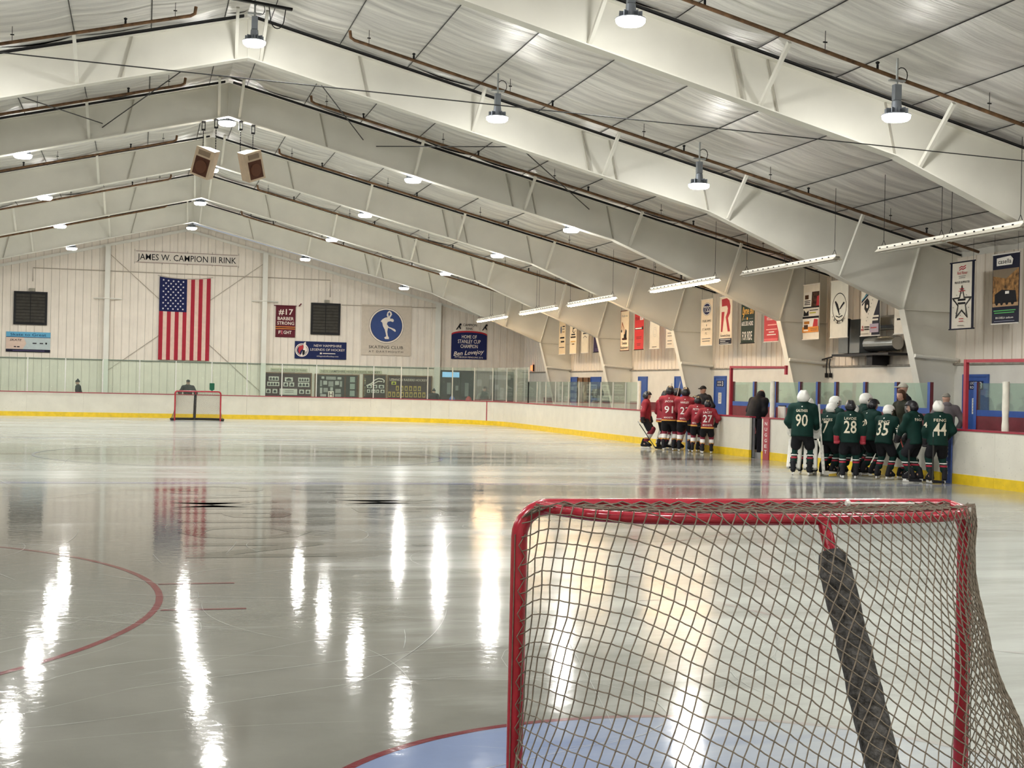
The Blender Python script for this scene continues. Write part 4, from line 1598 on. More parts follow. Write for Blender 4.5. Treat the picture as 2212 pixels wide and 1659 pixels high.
p.stroke([(0.28, 0.15), (0.34, 0.31), (0.31, 0.34), (0.28, 0.31), (0.36, 0.15)], 0.03, cm('#d96a78'), 'ribbon')
m_ = MB(); m_.bar((-0.10, -0.03, 1.585), (1.02, -0.03, 1.585), 0.04, 0.04); m_.build('top_rod', MRN, p.t)
m_ = MB(); m_.bar((1.14, -0.03, 1.58), (1.26, -0.03, 1.72), 0.05, 0.06, up=(0, 1, 0)); m_.build('stick_blade', MRN, p.t)
p = Panel('wall_banner', 'navy banner lettered NEW HAMPSHIRE LEGENDS OF HOCKEY with round skater emblem', 'banner', (5.13, YW, 2.94), EX, 2.61, 0.88, NAVY)
p.ring(0.36, 0.43, 0.29, 0.335, OFFW); p.ring(0.36, 0.43, 0.24, 0.265, OFFW)
p.poly([(0.20, 0.62), (0.42, 0.70), (0.44, 0.52), (0.30, 0.40), (0.24, 0.22), (0.18, 0.40)], REDI); p.poly([(0.45, 0.80), (0.55, 0.86), (0.56, 0.62), (0.60, 0.42), (0.52, 0.30), (0.46, 0.12), (0.28, 0.12), (0.36, 0.30), (0.44, 0.52)], OFFW)
p.poly([(0.40, 0.45), (0.52, 0.42), (0.50, 0.24), (0.42, 0.14), (0.38, 0.26)], INK)
p.text('NEW HAMPSHIRE', 1.66, 0.62, 0.12, 1.40, OFFW, bold=0.0); p.text('LEGENDS OF HOCKEY', 1.66, 0.42, 0.12, 1.75, OFFW, bold=0.0)
p.rect(1.27, 0.25, 1.37, 0.33, OFFW); p.rect(1.42, 0.27, 2.05, 0.31, OFFW); p.text('nhlegendsofhockey.com', 1.66, 0.12, 0.065, 1.10, OFFW, bold=0.0)
p = Panel('wall_banner', 'large cream banner with blue skater disc lettered SKATING CLUB AT DARTMOUTH', 'banner', (8.49, YW, 3.22), EX, 2.58, 2.58, cm('#cbbfae'))
BLU2 = cm('#24407c')
p.disc(1.28, 1.52, 0.905, INK, n=64); p.disc(1.28, 1.52, 0.89, OFFW, n=64); p.disc(1.28, 1.52, 0.82, INK, n=64); p.disc(1.28, 1.52, 0.80, BLU2, n=64)
p.poly([(1.22, 0.84), (1.42, 0.84), (1.42, 0.92), (1.36, 1.02), (1.33, 1.22), (1.36, 1.42), (1.52, 1.36), (1.74, 1.22), (1.78, 1.27), (1.72, 1.36), (1.56, 1.42), (1.40, 1.47), (1.30, 1.60), (1.34, 1.72), (1.48, 1.76), (1.62, 1.72), (1.66, 1.78), (1.64, 1.86), (1.56, 1.90), (1.48, 1.88), (1.46, 1.94), (1.56, 2.10), (1.53, 2.22), (1.42, 2.30), (1.32, 2.22), (1.28, 2.06), (1.33, 1.96), (1.20, 1.93), (1.06, 1.84), (0.98, 1.74), (1.06, 1.68), (1.10, 1.50), (1.20, 1.32), (1.26, 1.10), (1.28, 0.98), (1.18, 0.92)], OFFW, 'skater_figure')
p.poly([(1.40, 1.98), (1.47, 2.12), (1.42, 2.22), (1.36, 2.14)], BLU2)
p.text('SKATING CLUB', 1.28, 0.34, 0.155, 1.78, cm('#3a352f'), bold=0.0); p.text('AT DARTMOUTH', 1.28, 0.14, 0.10, 1.78, cm('#3a352f'), bold=0.0, spacing=1.3)
arc = [(0, 0), (1.90, 0), (1.90, 1.30)]+[(0.95+0.95*math.cos(a), 1.30+0.18*math.sin(a)) for a in [math.pi*i/16 for i in range(1, 16)]]+[(0, 1.30)]
p = Panel('wall_banner', 'navy sign lettered HOME OF STANLEY CUP CHAMPION Ben Lovejoy under black CAMPION RINK lettering', 'banner', (13.2, YW, 3.14), EX, 1.9, 1.48, REDI, poly=arc)
p.poly([(0, 0), (1.90, 0), (1.90, 1.22)]+[(0.95+0.95*math.cos(a), 1.22+0.18*math.sin(a)) for a in [math.pi*i/16 for i in range(1, 16)]]+[(0, 1.22)], cm('#1d2554'))
p.text('HOME OF', 0.95, 1.08, 0.18, 0.80, OFFW, bold=0.008); p.text('STANLEY CUP', 0.95, 0.83, 0.19, 1.22, OFFW, bold=0.008); p.text('CHAMPION', 0.95, 0.58, 0.19, 0.92, OFFW, bold=0.008)
p.text('Ben Lovejoy', 0.95, 0.24, 0.22, 1.66, OFFW, bold=0.012, shear=0.35, rot=0.10); p.text('PITTSBURGH PENGUINS 2016', 0.95, 0.06, 0.085, 1.5, OFFW, bold=0.005)
p.text('CAMPION', 0.97, 1.72, 0.13, 0.74, INK, bold=0.0); p.text('RINK', 0.95, 1.54, 0.12, 0.36, INK, bold=0.0)
for u in (0.22, 1.62):
    p.poly([(u, 1.52), (u+0.06, 1.52), (u+0.16, 1.66), (u+0.24, 1.54), (u+0.27, 1.56), (u+0.22, 1.72), (u+0.30, 1.78), (u+0.28, 1.86), (u+0.20, 1.84), (u+0.12, 1.70)], INK, 'skater_figure')

# ---- team display boards on the far wall, below the banners
DKW = pm('display_maroon', '#3b2426', 0.6, var=0.15)
FRM = pm('display_frame_wood', '#6e4a22', 0.5, var=0.2)
def display(name, lbl, x0, x1, z0, z1, mat, frame=FRM):
    p = Panel(name, lbl, 'display board', (x0, YW, z0), EX, x1-x0, z1-z0, mat, th=0.01, sheet='back_panel')
    for a in ((0, 0, x1-x0, 0.05), (0, z1-z0-0.05, x1-x0, z1-z0), (0, 0.05, 0.05, z1-z0-0.05), (x1-x0-0.05, 0.05, x1-x0, z1-z0-0.05)):
        m_ = MB(); m_.box(a[0], a[2], -0.05, 0.0, a[1], a[3]); m_.build('frame_side', frame, p.t)
    return p
PHOTO, PAPER = cm('#2d2c2c'), cm('#c9c6ba')
def pic(p, u, v, w, h, n=1, border=PAPER):
    o = p.rect(u, v, u+w, v+h, border, 'picture')
    k_ = 0.16*h
    for i in range(n):
        a = u+0.03+(w-0.06)*(i+0.12)/n
        b = u+0.03+(w-0.06)*(i+0.88)/n
        q = p.poly([(a, v+k_), (b, v+k_), (b, v+h*0.55), ((a+b)/2, v+h-k_), (a, v+h*0.55)], PHOTO, 'portrait', parent=o)
p = display('display_board', 'maroon display board of pale team photographs left of the trophy case', 3.62, 6.02, 0.55, 2.22, DKW)
for u, v, w, n in ((0.25, 1.25, 0.50, 3), (0.18, 0.98, 0.60, 4), (0.12, 0.62, 0.24, 1), (0.45, 0.62, 0.24, 1), (1.05, 1.22, 0.40, 1), (0.98, 0.97, 0.24, 1), (1.28, 0.97, 0.24, 1), (1.72, 1.22, 0.56, 4), (1.72, 0.97, 0.56, 3), (1.78, 0.62, 0.24, 1), (2.10, 0.62, 0.24, 1)):
    pic(p, u, v, w, 0.21, n)
p.rect(0.80, 0.55, 1.68, 0.86, PAPER, 'notice'); p.rect(1.05, 0.74, 1.5, 0.76, INK); p.rect(1.05, 0.66, 1.5, 0.68, INK)
Panel('header_sign', 'pale sign lettered Hanover High School Girls Ice Hockey', 'sign', (3.95, YW, 2.27), EX, 1.85, 0.17, cm('#bdbba0')).text("Hanover High School Girls' Ice Hockey", 0.92, 0.05, 0.075, 1.72, INK, bold=0.006)
p = display('display_case', 'dark trophy display case with silver plaques and a letter H', 6.16, 8.42, 0.55, 2.20, pm('case_dark', '#2a2826', 0.5))
for i, (u, v, w, h) in enumerate(((0.35, 1.40, 0.14, 0.12), (0.58, 1.36, 0.50, 0.16), (1.16, 1.38, 0.20, 0.12), (0.28, 1.02, 0.10, 0.30), (0.44, 1.10, 0.20, 0.20), (0.70, 1.02, 0.26, 0.26), (1.04, 1.10, 0.20, 0.20), (1.28, 1.0, 0.12, 0.3), (0.28, 0.65, 0.12, 0.3), (0.46, 0.72, 0.22, 0.22), (0.80, 0.80, 0.14, 0.18), (1.06, 0.70, 0.28, 0.2), (0.30, 0.5, 0.30, 0.12), (1.05, 0.5, 0.3, 0.14))):
    p.rect(u, v, u+w, v+h, cm('#8d8d88') if i % 2 else cm('#a9a9a2'), 'plaque')
p.rect(0.70, 0.48, 0.98, 0.78, OFFW, 'letter_plaque'); p.text('H', 0.84, 0.50, 0.24, 0.20, cm('#40181c'), bold=0.012)
for u in (1.50, 2.12):
    m_ = MB(); m_.box(u, u+0.09, -0.06, 0.0, 0.05, 1.55); m_.build('door_stile', pm('stile_brown', '#4a2c1c', 0.5), p.t)
for v in (0.55, 0.9, 1.25):
    p.rect(1.80, v, 2.05, v+0.28, cm('#8f9a90'), 'glass_notice')
Panel('header_sign', 'arched pale sign lettered NEW HAMPSHIRE HIGH SCHOOL HOCKEY', 'sign', (6.40, YW, 2.26), EX, 3.2, 0.16, cm('#b8b59a')).text('NEW HAMPSHIRE HIGH SCHOOL HOCKEY', 1.6, 0.035, 0.095, 3.0, INK, bold=0.004)
p = display('display_board', 'dark display board with pale hawk head emblem and small photographs', 8.62, 9.84, 0.55, 2.24, pm('case_brown', '#33261f', 0.5))
p.stroke([(0.20, 1.10), (0.45, 1.22), (0.62, 1.40), (0.80, 1.48), (1.0, 1.46), (1.10, 1.38), (1.08, 1.28)], 0.05, OFFW); p.stroke([(0.30, 1.06), (0.58, 1.22), (0.80, 1.34), (1.0, 1.32)], 0.04, OFFW)
for u, v, w in ((0.22, 0.98, 0.25), (0.52, 0.98, 0.22), (0.82, 0.98, 0.28), (0.22, 0.74, 0.16), (0.44, 0.74, 0.22), (0.70, 0.74, 0.14), (0.92, 0.74, 0.20)):
    pic(p, u, v, w, 0.17)
for i, chx in enumerate('HIGH SCHOOL'):
    if chx != ' ':
        p.text(chx, 0.11, 1.42-0.085*i, 0.06, 0.07, cm('#b9a887'), bold=0.005)
p = display('display_board', 'maroon display board lettered LEBANON RAIDERS HOCKEY with gold framed portraits', 9.88, 12.22, 0.55, 2.22, DKW)
p.text('LEBANON RAIDERS HOCKEY', 1.10, 1.38, 0.12, 1.95, cm('#d8c9b8'), bold=0.006)
GB = cm('#b09440')
pic(p, 0.22, 1.18, 0.24, 0.16, 1, cm('#c8c83c'))
for i in range(6):
    pic(p, 0.45+0.23*i, 0.88, 0.16, 0.25, 1, GB)
for i in range(9):
    pic(p, 0.04+0.225*i, 0.55, 0.16, 0.27, 1, GB)
# dark lobby windows at the right end of the far wall
t = thing('window_1', 'dark lobby window with blue monitor and door at the far wall', 'window', (12.66, END_Y-0.10, 0.4), kind='structure')
m_ = MB(); m_.box(0, 3.9, 0, 0.06, 0, 2.12); m_.build('dark_pane', pm('lobby_dark', (0.035, 0.035, 0.042), 0.25, var=0.5, scale=2), t)
for x in (0, 1.02, 1.75, 2.5, 3.84):
    m_ = MB(); m_.box(x, x+0.07, -0.03, 0.0, 0, 2.12); m_.build('frame', BLACK_METAL, t)
m_ = MB(); m_.box(0, 3.9, -0.03, 0.0, 2.05, 2.14); m_.build('frame', BLACK_METAL, t)
m_ = MB(); m_.box(0.08, 0.98, -0.05, -0.03, 1.78, 2.05); m_.build('monitor', pm('monitor_blue', '#7fb2dc', 0.4, emit=0.5, ecol=srgb('#8fc0ea')), t)
for a in ((0.35, 0.55, 0.9, 1.5), (0.8, 0.95, 1.1, 1.35), (1.3, 1.5, 0.8, 1.5), (1.95, 2.2, 1.35, 1.7), (2.9, 3.1, 1.2, 1.45), (3.2, 3.4, 0.7, 1.3), (2.6, 3.75, 1.72, 1.95)):
    m_ = MB(); m_.box(a[0], a[1], -0.012, -0.004, a[2], a[3]); m_.build('notice', pm('lobby_notice', (0.20, 0.22, 0.22), 0.6), t)
# small green shield sign near the goal spectator
Panel('shield_sign', 'small green shield sign on the end glass beside the far goal', 'sign', (0.70, 58.04, 1.25), EX, 0.22, 0.36, cm('#1f5a44'), poly=[(0.11, 0), (0.22, 0.07), (0.22, 0.36), (0, 0.36), (0, 0.07)])

# ---- hanging banners in front of the right wall
BXX = 16.2
def hang(yc, lbl, mat, w=0.97, z0=3.28, h=1.58, rods=None):
    p = Panel('hanging_banner', lbl, 'banner', (BXX, yc+w/2, z0), (0, -1, 0), w, h, mat, th=0.008, sheet='cloth')
    for v in (0.0, h):
        m_ = MB(); m_.tube([(0, 0.02, v), (0, -w-0.02, v)], 0.016, 8); m_.build('rod', rods or WHITEP, p.t)
    for u in (0.06, w-0.06):
        m_ = MB(); m_.tube([(0, -u, h), (0, -u, ztop(BXX-RX)+0.18-z0)], 0.004, 4); m_.build('hanger_wire', BLACK_METAL, p.t)
    return p
def lines(p, u, v, w, n, dv, mat, h=0.022):
    for i in range(n):
        p.rect(u-w/2+(0.04*w if i % 2 else 0), v-dv*i, u+w/2-(0.06*w if i % 3 == 1 else 0), v-dv*i+h, mat)
WB = cm('#e4ddcf')
NV = cm('#191c30')
p = hang(21.38, 'navy hanging banner with white casella logo over autumn hillside and truck', NV, z0=3.37, h=1.56)
p.rect(0.02, 0.42, 0.95, 1.22, pm('autumn_hill', (0.26, 0.13, 0.04), 0.8, var=0.9, scale=9)); p.poly([(0.02, 1.22), (0.02, 1.08), (0.5, 1.0), (0.95, 1.22)], cm('#7a6a55'))
p.rect(0.02, 0.38, 0.95, 0.46, cm('#b3906a'))
p.poly([(0.10, 0.46), (0.10, 0.66), (0.35, 0.76), (0.85, 0.72), (0.90, 0.46)], INK, 'truck'); p.rect(0.48, 0.66, 0.62, 0.72, WHITEP)
for u in (0.18, 0.36, 0.55, 0.75):
    p.disc(u, 0.46, 0.05, INK, 'wheel', n=16)
p.poly([(0.16, 1.30), (0.72, 1.30), (0.76, 1.42), (0.66, 1.50), (0.16, 1.47)], WHITEP); p.text('casella', 0.45, 1.34, 0.10, 0.48, INK, bold=0.012)
lines(p, 0.48, 0.28, 0.80, 2, 0.05, cm('#4fae5c')); p.text('800-CASELLA  casella.com', 0.48, 0.11, 0.045, 0.64, WHITEP, bold=0.006); lines(p, 0.48, 0.05, 0.74, 1, 0.05, cm('#8a8ea0'), 0.012)
p = hang(23.04, 'white hanging banner with navy edges, red wave logo and outlined star', WB, z0=3.31, h=1.57, rods=NV)
p.rect(0, 0, 0.08, 1.57, NV); p.rect(0.87, 0, 0.97, 1.57, NV)
for v in (1.40, 1.45):
    p.stroke([(0.36, v-0.02), (0.44, v+0.015), (0.52, v-0.005), (0.62, v+0.03)], 0.025, REDI)
p.text('Red River', 0.49, 1.28, 0.075, 0.40, REDI, bold=0.0); lines(p, 0.49, 1.23, 0.28, 2, 0.04, GREYI, 0.015); p.text('PROUD SUPPORTER', 0.49, 1.07, 0.05, 0.60, INK, bold=0.012, shear=0.2)
star = []
for i in range(10):
    r_ = 0.42 if i % 2 == 0 else 0.17
    star.append((0.49+r_*0.95*math.sin(math.pi*i/5), 0.60+r_*math.cos(math.pi*i/5)))
p.stroke(star+[star[0]], 0.022, INK)
p.stroke([(0.49+(u-0.49)*0.86, 0.60+(v-0.60)*0.86) for u, v in star+[star[0]]], 0.010, INK)
for v in (0.66, 0.58):
    lines(p, 0.49, v, 0.30, 1, 0.05, INK, 0.045)
for v in (0.93, 0.88, 0.23, 0.17):
    p.rect(0.40-0.03*(v == 0.88), v, 0.58+0.05*(v == 0.88), v+0.018, REDI)
for i in range(10):
    a = 0.9+6.28*i/10
    p.disc(0.49+0.33*math.cos(a), 0.58+0.26*math.sin(a), 0.012, INK, n=8)
lines(p, 0.49, 0.07, 0.24, 1, 0.05, GREYI, 0.015)
p = hang(25.5, 'plain white hanging banner half hidden behind the roof column', WB)
lines(p, 0.3, 0.35, 0.35, 1, 0.05, INK, 0.05)
p = hang(27.17, 'white hanging banner with dark nozzle drawing and red three diamond mark', WB)
p.poly([(0.95, 1.05), (0.97, 0.0), (0.55, 0.0), (0.60, 0.45)], NV); p.poly([(0.02, 0.92), (0.45, 1.28), (0.62, 1.36), (0.88, 1.26), (0.72, 1.14), (0.50, 1.12), (0.05, 0.80)], NV); p.stroke([(0.04, 0.95), (0.55, 1.24)], 0.03, cm('#4f9fb4')); p.stroke([(0.04, 0.86), (0.55, 1.15)], 0.025, WB)
p.poly([(0.30, 0.60), (0.18, 0.72), (0.20, 0.92), (0.32, 1.0), (0.42, 0.92), (0.44, 0.75)], INK); p.disc(0.33, 0.78, 0.05, WB, n=16)
for i in range(9):
    p.disc(0.30+0.05*i, 0.40+0.09*i, 0.016, GREYI, n=8)
p.text('THERMAL', 0.76, 0.47, 0.07, 0.36, WB, bold=0.012) if False else lines(p, 0.76, 0.48, 0.36, 2, 0.09, WB, 0.05)
p.rect(0.50, 0.08, 0.95, 0.31, cm('#b2a3b4')); lines(p, 0.70, 0.19, 0.30, 1, 0.05, REDI, 0.03)
for du, dv in ((0.13, 0.24), (0.09, 0.165), (0.17, 0.165)):
    p.poly([(du, dv-0.045), (du+0.03, dv), (du, dv+0.045), (du-0.03, dv)], REDI, 'diamond')
lines(p, 0.36, 0.22, 0.24, 2, 0.06, INK, 0.03); lines(p, 0.25, 0.05, 0.4, 1, 0.05, GREYI, 0.012)
p = hang(28.84, 'white hanging banner with dark winged circle emblem lettered A.B. GILE, INC.', cm('#dcdcd2'))
p.ring(0.50, 0.84, 0.37, 0.395, INK)
p.poly([(0.49, 0.62), (0.38, 0.78), (0.24, 1.0), (0.30, 1.02), (0.42, 0.92), (0.48, 0.80)], INK, 'wing'); p.poly([(0.50, 0.78), (0.60, 0.88), (0.74, 0.98), (0.80, 0.94), (0.70, 0.88), (0.56, 0.78)], INK, 'wing'); p.stroke([(0.32, 0.60), (0.50, 0.56), (0.68, 0.60)], 0.03, INK); p.stroke([(0.49, 0.80), (0.50, 0.62), (0.56, 0.66)], 0.02, INK)
for i, chx in enumerate('A.B.GILE,INC.'):
    a = math.pi*1.22+math.pi*0.56*i/12
    p.text(chx, 0.50+0.50*math.cos(a), 0.90+0.52*math.sin(a), 0.075, 0.05 if chx not in '.,' else 0.015, INK, bold=0.005, rot=a+math.pi/2)
p = hang(30.45, 'white hanging banner with stacked machine photos and an orange band', WB)
p.rect(0.02, 0.94, 0.95, 1.36, WHITEP); p.poly([(0.48, 0.94), (0.95, 0.94), (0.95, 1.36), (0.52, 1.36)], pm('dark_photo', (0.06, 0.03, 0.02), 0.7, var=0.8, scale=12)); p.poly([(0.78, 0.95), (0.95, 0.95), (0.95, 1.24), (0.82, 1.22)], REDI); p.rect(0.10, 1.16, 0.32, 1.28, cm('#4a3020'), 'machine'); lines(p, 0.26, 1.10, 0.36, 3, 0.05, INK)
p.rect(0, 0.90, 0.97, 0.94, INK); p.rect(0.02, 0.66, 0.95, 0.90, cm('#d5d0c4')); p.poly([(0.04, 0.68), (0.36, 0.68), (0.34, 0.84), (0.20, 0.76), (0.06, 0.86)], INK, 'machine'); lines(p, 0.66, 0.82, 0.50, 1, 0.05, INK); lines(p, 0.60, 0.74, 0.38, 1, 0.05, cm('#b8b03c'), 0.035)
p.rect(0, 0.60, 0.97, 0.66, INK); p.rect(0.02, 0.24, 0.95, 0.60, WHITEP); p.rect(0.10, 0.44, 0.42, 0.52, cm('#b8741f')); p.poly([(0.62, 0.36), (0.92, 0.36), (0.92, 0.56), (0.70, 0.58)], REDI); p.rect(0, 0.20, 0.97, 0.36, cm('#d98a2b')); p.rect(0.10, 0.30, 0.34, 0.42, cm('#4a3020'), 'machine'); p.rect(0.08, 0.24, 0.36, 0.28, WHITEP); lines(p, 0.70, 0.30, 0.40, 2, 0.05, cm('#7a4a14'), 0.018)
p = hang(33.0, 'red hanging banner with white HOCKEY lettering by the roof column', cm('#b31f2b'))
p.text('HOCKEY SHOP', 0.55, 0.66, 0.10, 0.74, WHITEP, bold=0.008); lines(p, 0.55, 0.50, 0.60, 1, 0.05, cm('#e6a8a0'), 0.03); lines(p, 0.52, 0.36, 0.74, 1, 0.05, cm('#e6a8a0'), 0.03); lines(p, 0.52, 0.28, 0.36, 1, 0.05, WHITEP, 0.03); lines(p, 0.52, 0.20, 0.60, 1, 0.05, WHITEP, 0.03); p.rect(0.02, 0.03, 0.95, 0.10, cm('#d05a60'))
p = hang(34.67, 'dark green hanging banner with gold script and white block lettering', cm('#23332b'), rods=INK)
p.text('Lyme Bin', 0.50, 0.92, 0.24, 0.84, GOLD, bold=0.012, shear=0.3); p.stroke([(0.10, 0.74), (0.22, 0.95), (0.18, 1.15)], 0.03, GOLD); lines(p, 0.22, 0.76, 0.26, 1, 0.05, GREYI, 0.02); lines(p, 0.74, 0.76, 0.30, 1, 0.05, GREYI, 0.02); p.disc(0.46, 0.78, 0.045, GOLD, n=12)
p.text('603.333.4282', 0.48, 0.56, 0.13, 0.84, WHITEP, bold=0.012); p.text('FOR RIDE', 0.47, 0.10, 0.27, 0.72, WHITEP, bold=0.012)
p = hang(36.35, 'white hanging banner with big red letter R and navy foot', cm('#f0dcc0'))
p.poly([(0.14, 1.50), (0.55, 1.52), (0.74, 1.44), (0.84, 1.25), (0.82, 1.02), (0.66, 0.86), (0.84, 0.42), (0.66, 0.42), (0.48, 0.90), (0.60, 1.05), (0.64, 1.18), (0.56, 1.27), (0.16, 1.26)], REDI, 'letter_R'); p.poly([(0.15, 1.08), (0.38, 1.08), (0.24, 0.42), (0.12, 0.42)], REDI, 'letter_R_leg')
p.text('The', 0.14, 0.345, 0.035, 0.08, INK, bold=0.0); p.text('Richards Group', 0.48, 0.26, 0.075, 0.74, INK, bold=0.006); p.rect(0, 0, 0.97, 0.20, NV); lines(p, 0.48, 0.15, 0.80, 1, 0.05, WHITEP, 0.02); lines(p, 0.30, 0.095, 0.42, 1, 0.05, WHITEP, 0.02); lines(p, 0.42, 0.04, 0.66, 1, 0.05, WHITEP, 0.015)
p = hang(37.91, 'white hanging banner with navy round TSS logo', cm('#ecd9bd'))
p.disc(0.49, 1.24, 0.36, INK, n=40, ry=0.22); p.disc(0.49, 1.24, 0.345, WHITEP, n=40, ry=0.21); p.disc(0.49, 1.24, 0.30, cm('#262850'), n=40, ry=0.185); p.text('TSS', 0.49, 1.14, 0.20, 0.50, WHITEP, bold=0.012)
for body, v, w in (('TYLER, SIMMS', 0.80, 0.72), ('&', 0.66, 0.07), ('ST. SAUVEUR', 0.52, 0.68), ('P.C.', 0.38, 0.16)):
    p.text(body, 0.49, v, 0.075, w, cm('#4b4436'), bold=0.0)
lines(p, 0.49, 0.22, 0.72, 2, 0.08, GREYI, 0.028)
p = hang(41.1, 'white hanging banner with four short dark lines beside the roof column', cm('#dcd2c2'))
for v in (0.52, 0.42, 0.24, 0.13):
    lines(p, 0.36, v, 0.42, 1, 0.05, GREYI, 0.03)
p = hang(42.75, 'pale hanging banner with a faint grey oval emblem', cm('#e2d8c6'))
p.ring(0.52, 0.62, 0.17, 0.19, cm('#c3bdb4')); p.ring(0.52, 0.62, 0.10, 0.12, cm('#c3bdb4')); p.text('BAYNE', 0.52, 1.28, 0.06, 0.32, INK, bold=0.0) if False else lines(p, 0.45, 1.30, 0.30, 2, 0.09, GREYI, 0.03); lines(p, 0.50, 0.06, 0.46, 1, 0.05, INK, 0.022)
p = hang(44.4, 'bright red hanging banner with black and white logo band', cm('#d01c24'), rods=INK)
p.text('PLAN', 0.30, 1.15, 0.12, 0.42, INK, bold=0.012); p.rect(0.58, 1.14, 0.94, 1.30, WHITEP); p.text('IT', 0.76, 1.16, 0.11, 0.2, REDI, bold=0.012); p.rect(0.04, 0.78, 0.94, 0.86, INK); p.disc(0.86, 0.83, 0.07, INK, n=16); lines(p, 0.44, 0.80, 0.7, 1, 0.05, WHITEP, 0.045); lines(p, 0.50, 0.48, 0.55, 2, 0.06, cm('#701018'), 0.025); lines(p, 0.50, 0.22, 0.40, 2, 0.06, cm('#701018'), 0.025)
p = hang(46.0, 'cream hanging banner with orange excavator drawing and brown border', cm('#f3dfbf'), rods=cm('#5e2f1c'))
p.rect(0, 0, 0.03, 1.58, cm('#8a4a2a')); p.rect(0.94, 0, 0.97, 1.58, cm('#8a4a2a')); p.text('Kubota', 0.46, 1.34, 0.09, 0.66, GREYI, bold=0.0)
p.stroke([(0.14, 0.82), (0.18, 1.12), (0.36, 0.92), (0.46, 0.66)], 0.06, cm('#a8571e'), 'excavator_boom'); p.poly([(0.40, 0.48), (0.70, 0.48), (0.72, 0.78), (0.58, 0.86), (0.52, 0.66), (0.40, 0.64)], INK, 'excavator_body'); p.poly([(0.22, 0.42), (0.74, 0.42), (0.76, 0.50), (0.20, 0.50)], cm('#4a2a1c'), 'excavator_track'); p.disc(0.14, 0.78, 0.06, INK, n=12)
p.text('Townline', 0.48, 0.24, 0.12, 0.60, INK, bold=0.006); p.text('Equipment', 0.48, 0.07, 0.11, 0.78, INK, bold=0.006)
p = hang(49.35, 'dark purple hanging banner beside the far roof column', cm('#2b2147'), rods=INK)
p.disc(0.40, 0.62, 0.12, cm('#7a6a94'), n=8); lines(p, 0.45, 0.12, 0.5, 2, 0.07, cm('#5a4a7a'), 0.03)
p = hang(51.02, 'pale hanging banner with grey lettering and a curved line', cm('#dfd3bb'))
p.text('EASTERN', 0.50, 0.96, 0.12, 0.76, cm('#9aa0aa'), bold=0.012) if False else lines(p, 0.50, 0.98, 0.76, 1, 0.05, cm('#9aa0aa'), 0.12); lines(p, 0.52, 0.82, 0.60, 1, 0.05, INK, 0.05); p.stroke([(0.28, 0.66), (0.50, 0.74), (0.74, 0.66)], 0.03, INK); p.poly([(0.40, 1.2), (0.46, 1.05), (0.52, 1.2)], INK)
p = hang(52.67, 'cream hanging banner with tall black abstract mark and brown words', cm('#f0dfbf'))
p.stroke([(0.40, 1.45), (0.46, 1.20), (0.44, 1.05), (0.40, 0.98)], 0.08, INK); p.stroke([(0.46, 1.26), (0.76, 1.28)], 0.05, INK); p.stroke([(0.44, 1.10), (0.70, 1.14)], 0.05, INK); p.stroke([(0.42, 0.98), (0.62, 0.92), (0.78, 1.02)], 0.04, INK); lines(p, 0.50, 0.82, 0.55, 1, 0.05, INK, 0.06); lines(p, 0.50, 0.70, 0.72, 1, 0.05, cm('#3a2c18'), 0.07); lines(p, 0.50, 0.52, 0.66, 1, 0.05, GOLD, 0.04); lines(p, 0.52, 0.40, 0.34, 1, 0.05, cm('#6a5230'), 0.05)
p = hang(54.3, 'cream hanging banner with blue grey block mark, nearest the far end wall', cm('#e6d3b2'))
p.disc(0.30, 1.12, 0.12, cm('#5c6478'), n=16, ry=0.17); lines(p, 0.68, 1.24, 0.36, 1, 0.05, INK, 0.05); lines(p, 0.66, 1.12, 0.34, 1, 0.05, GREYI, 0.05); lines(p, 0.66, 0.99, 0.34, 1, 0.05, cm('#b09060'), 0.05); lines(p, 0.50, 0.72, 0.64, 1, 0.05, INK, 0.07); lines(p, 0.56, 0.54, 0.52, 1, 0.05, INK, 0.07); lines(p, 0.46, 0.30, 0.76, 1, 0.05, INK, 0.03)

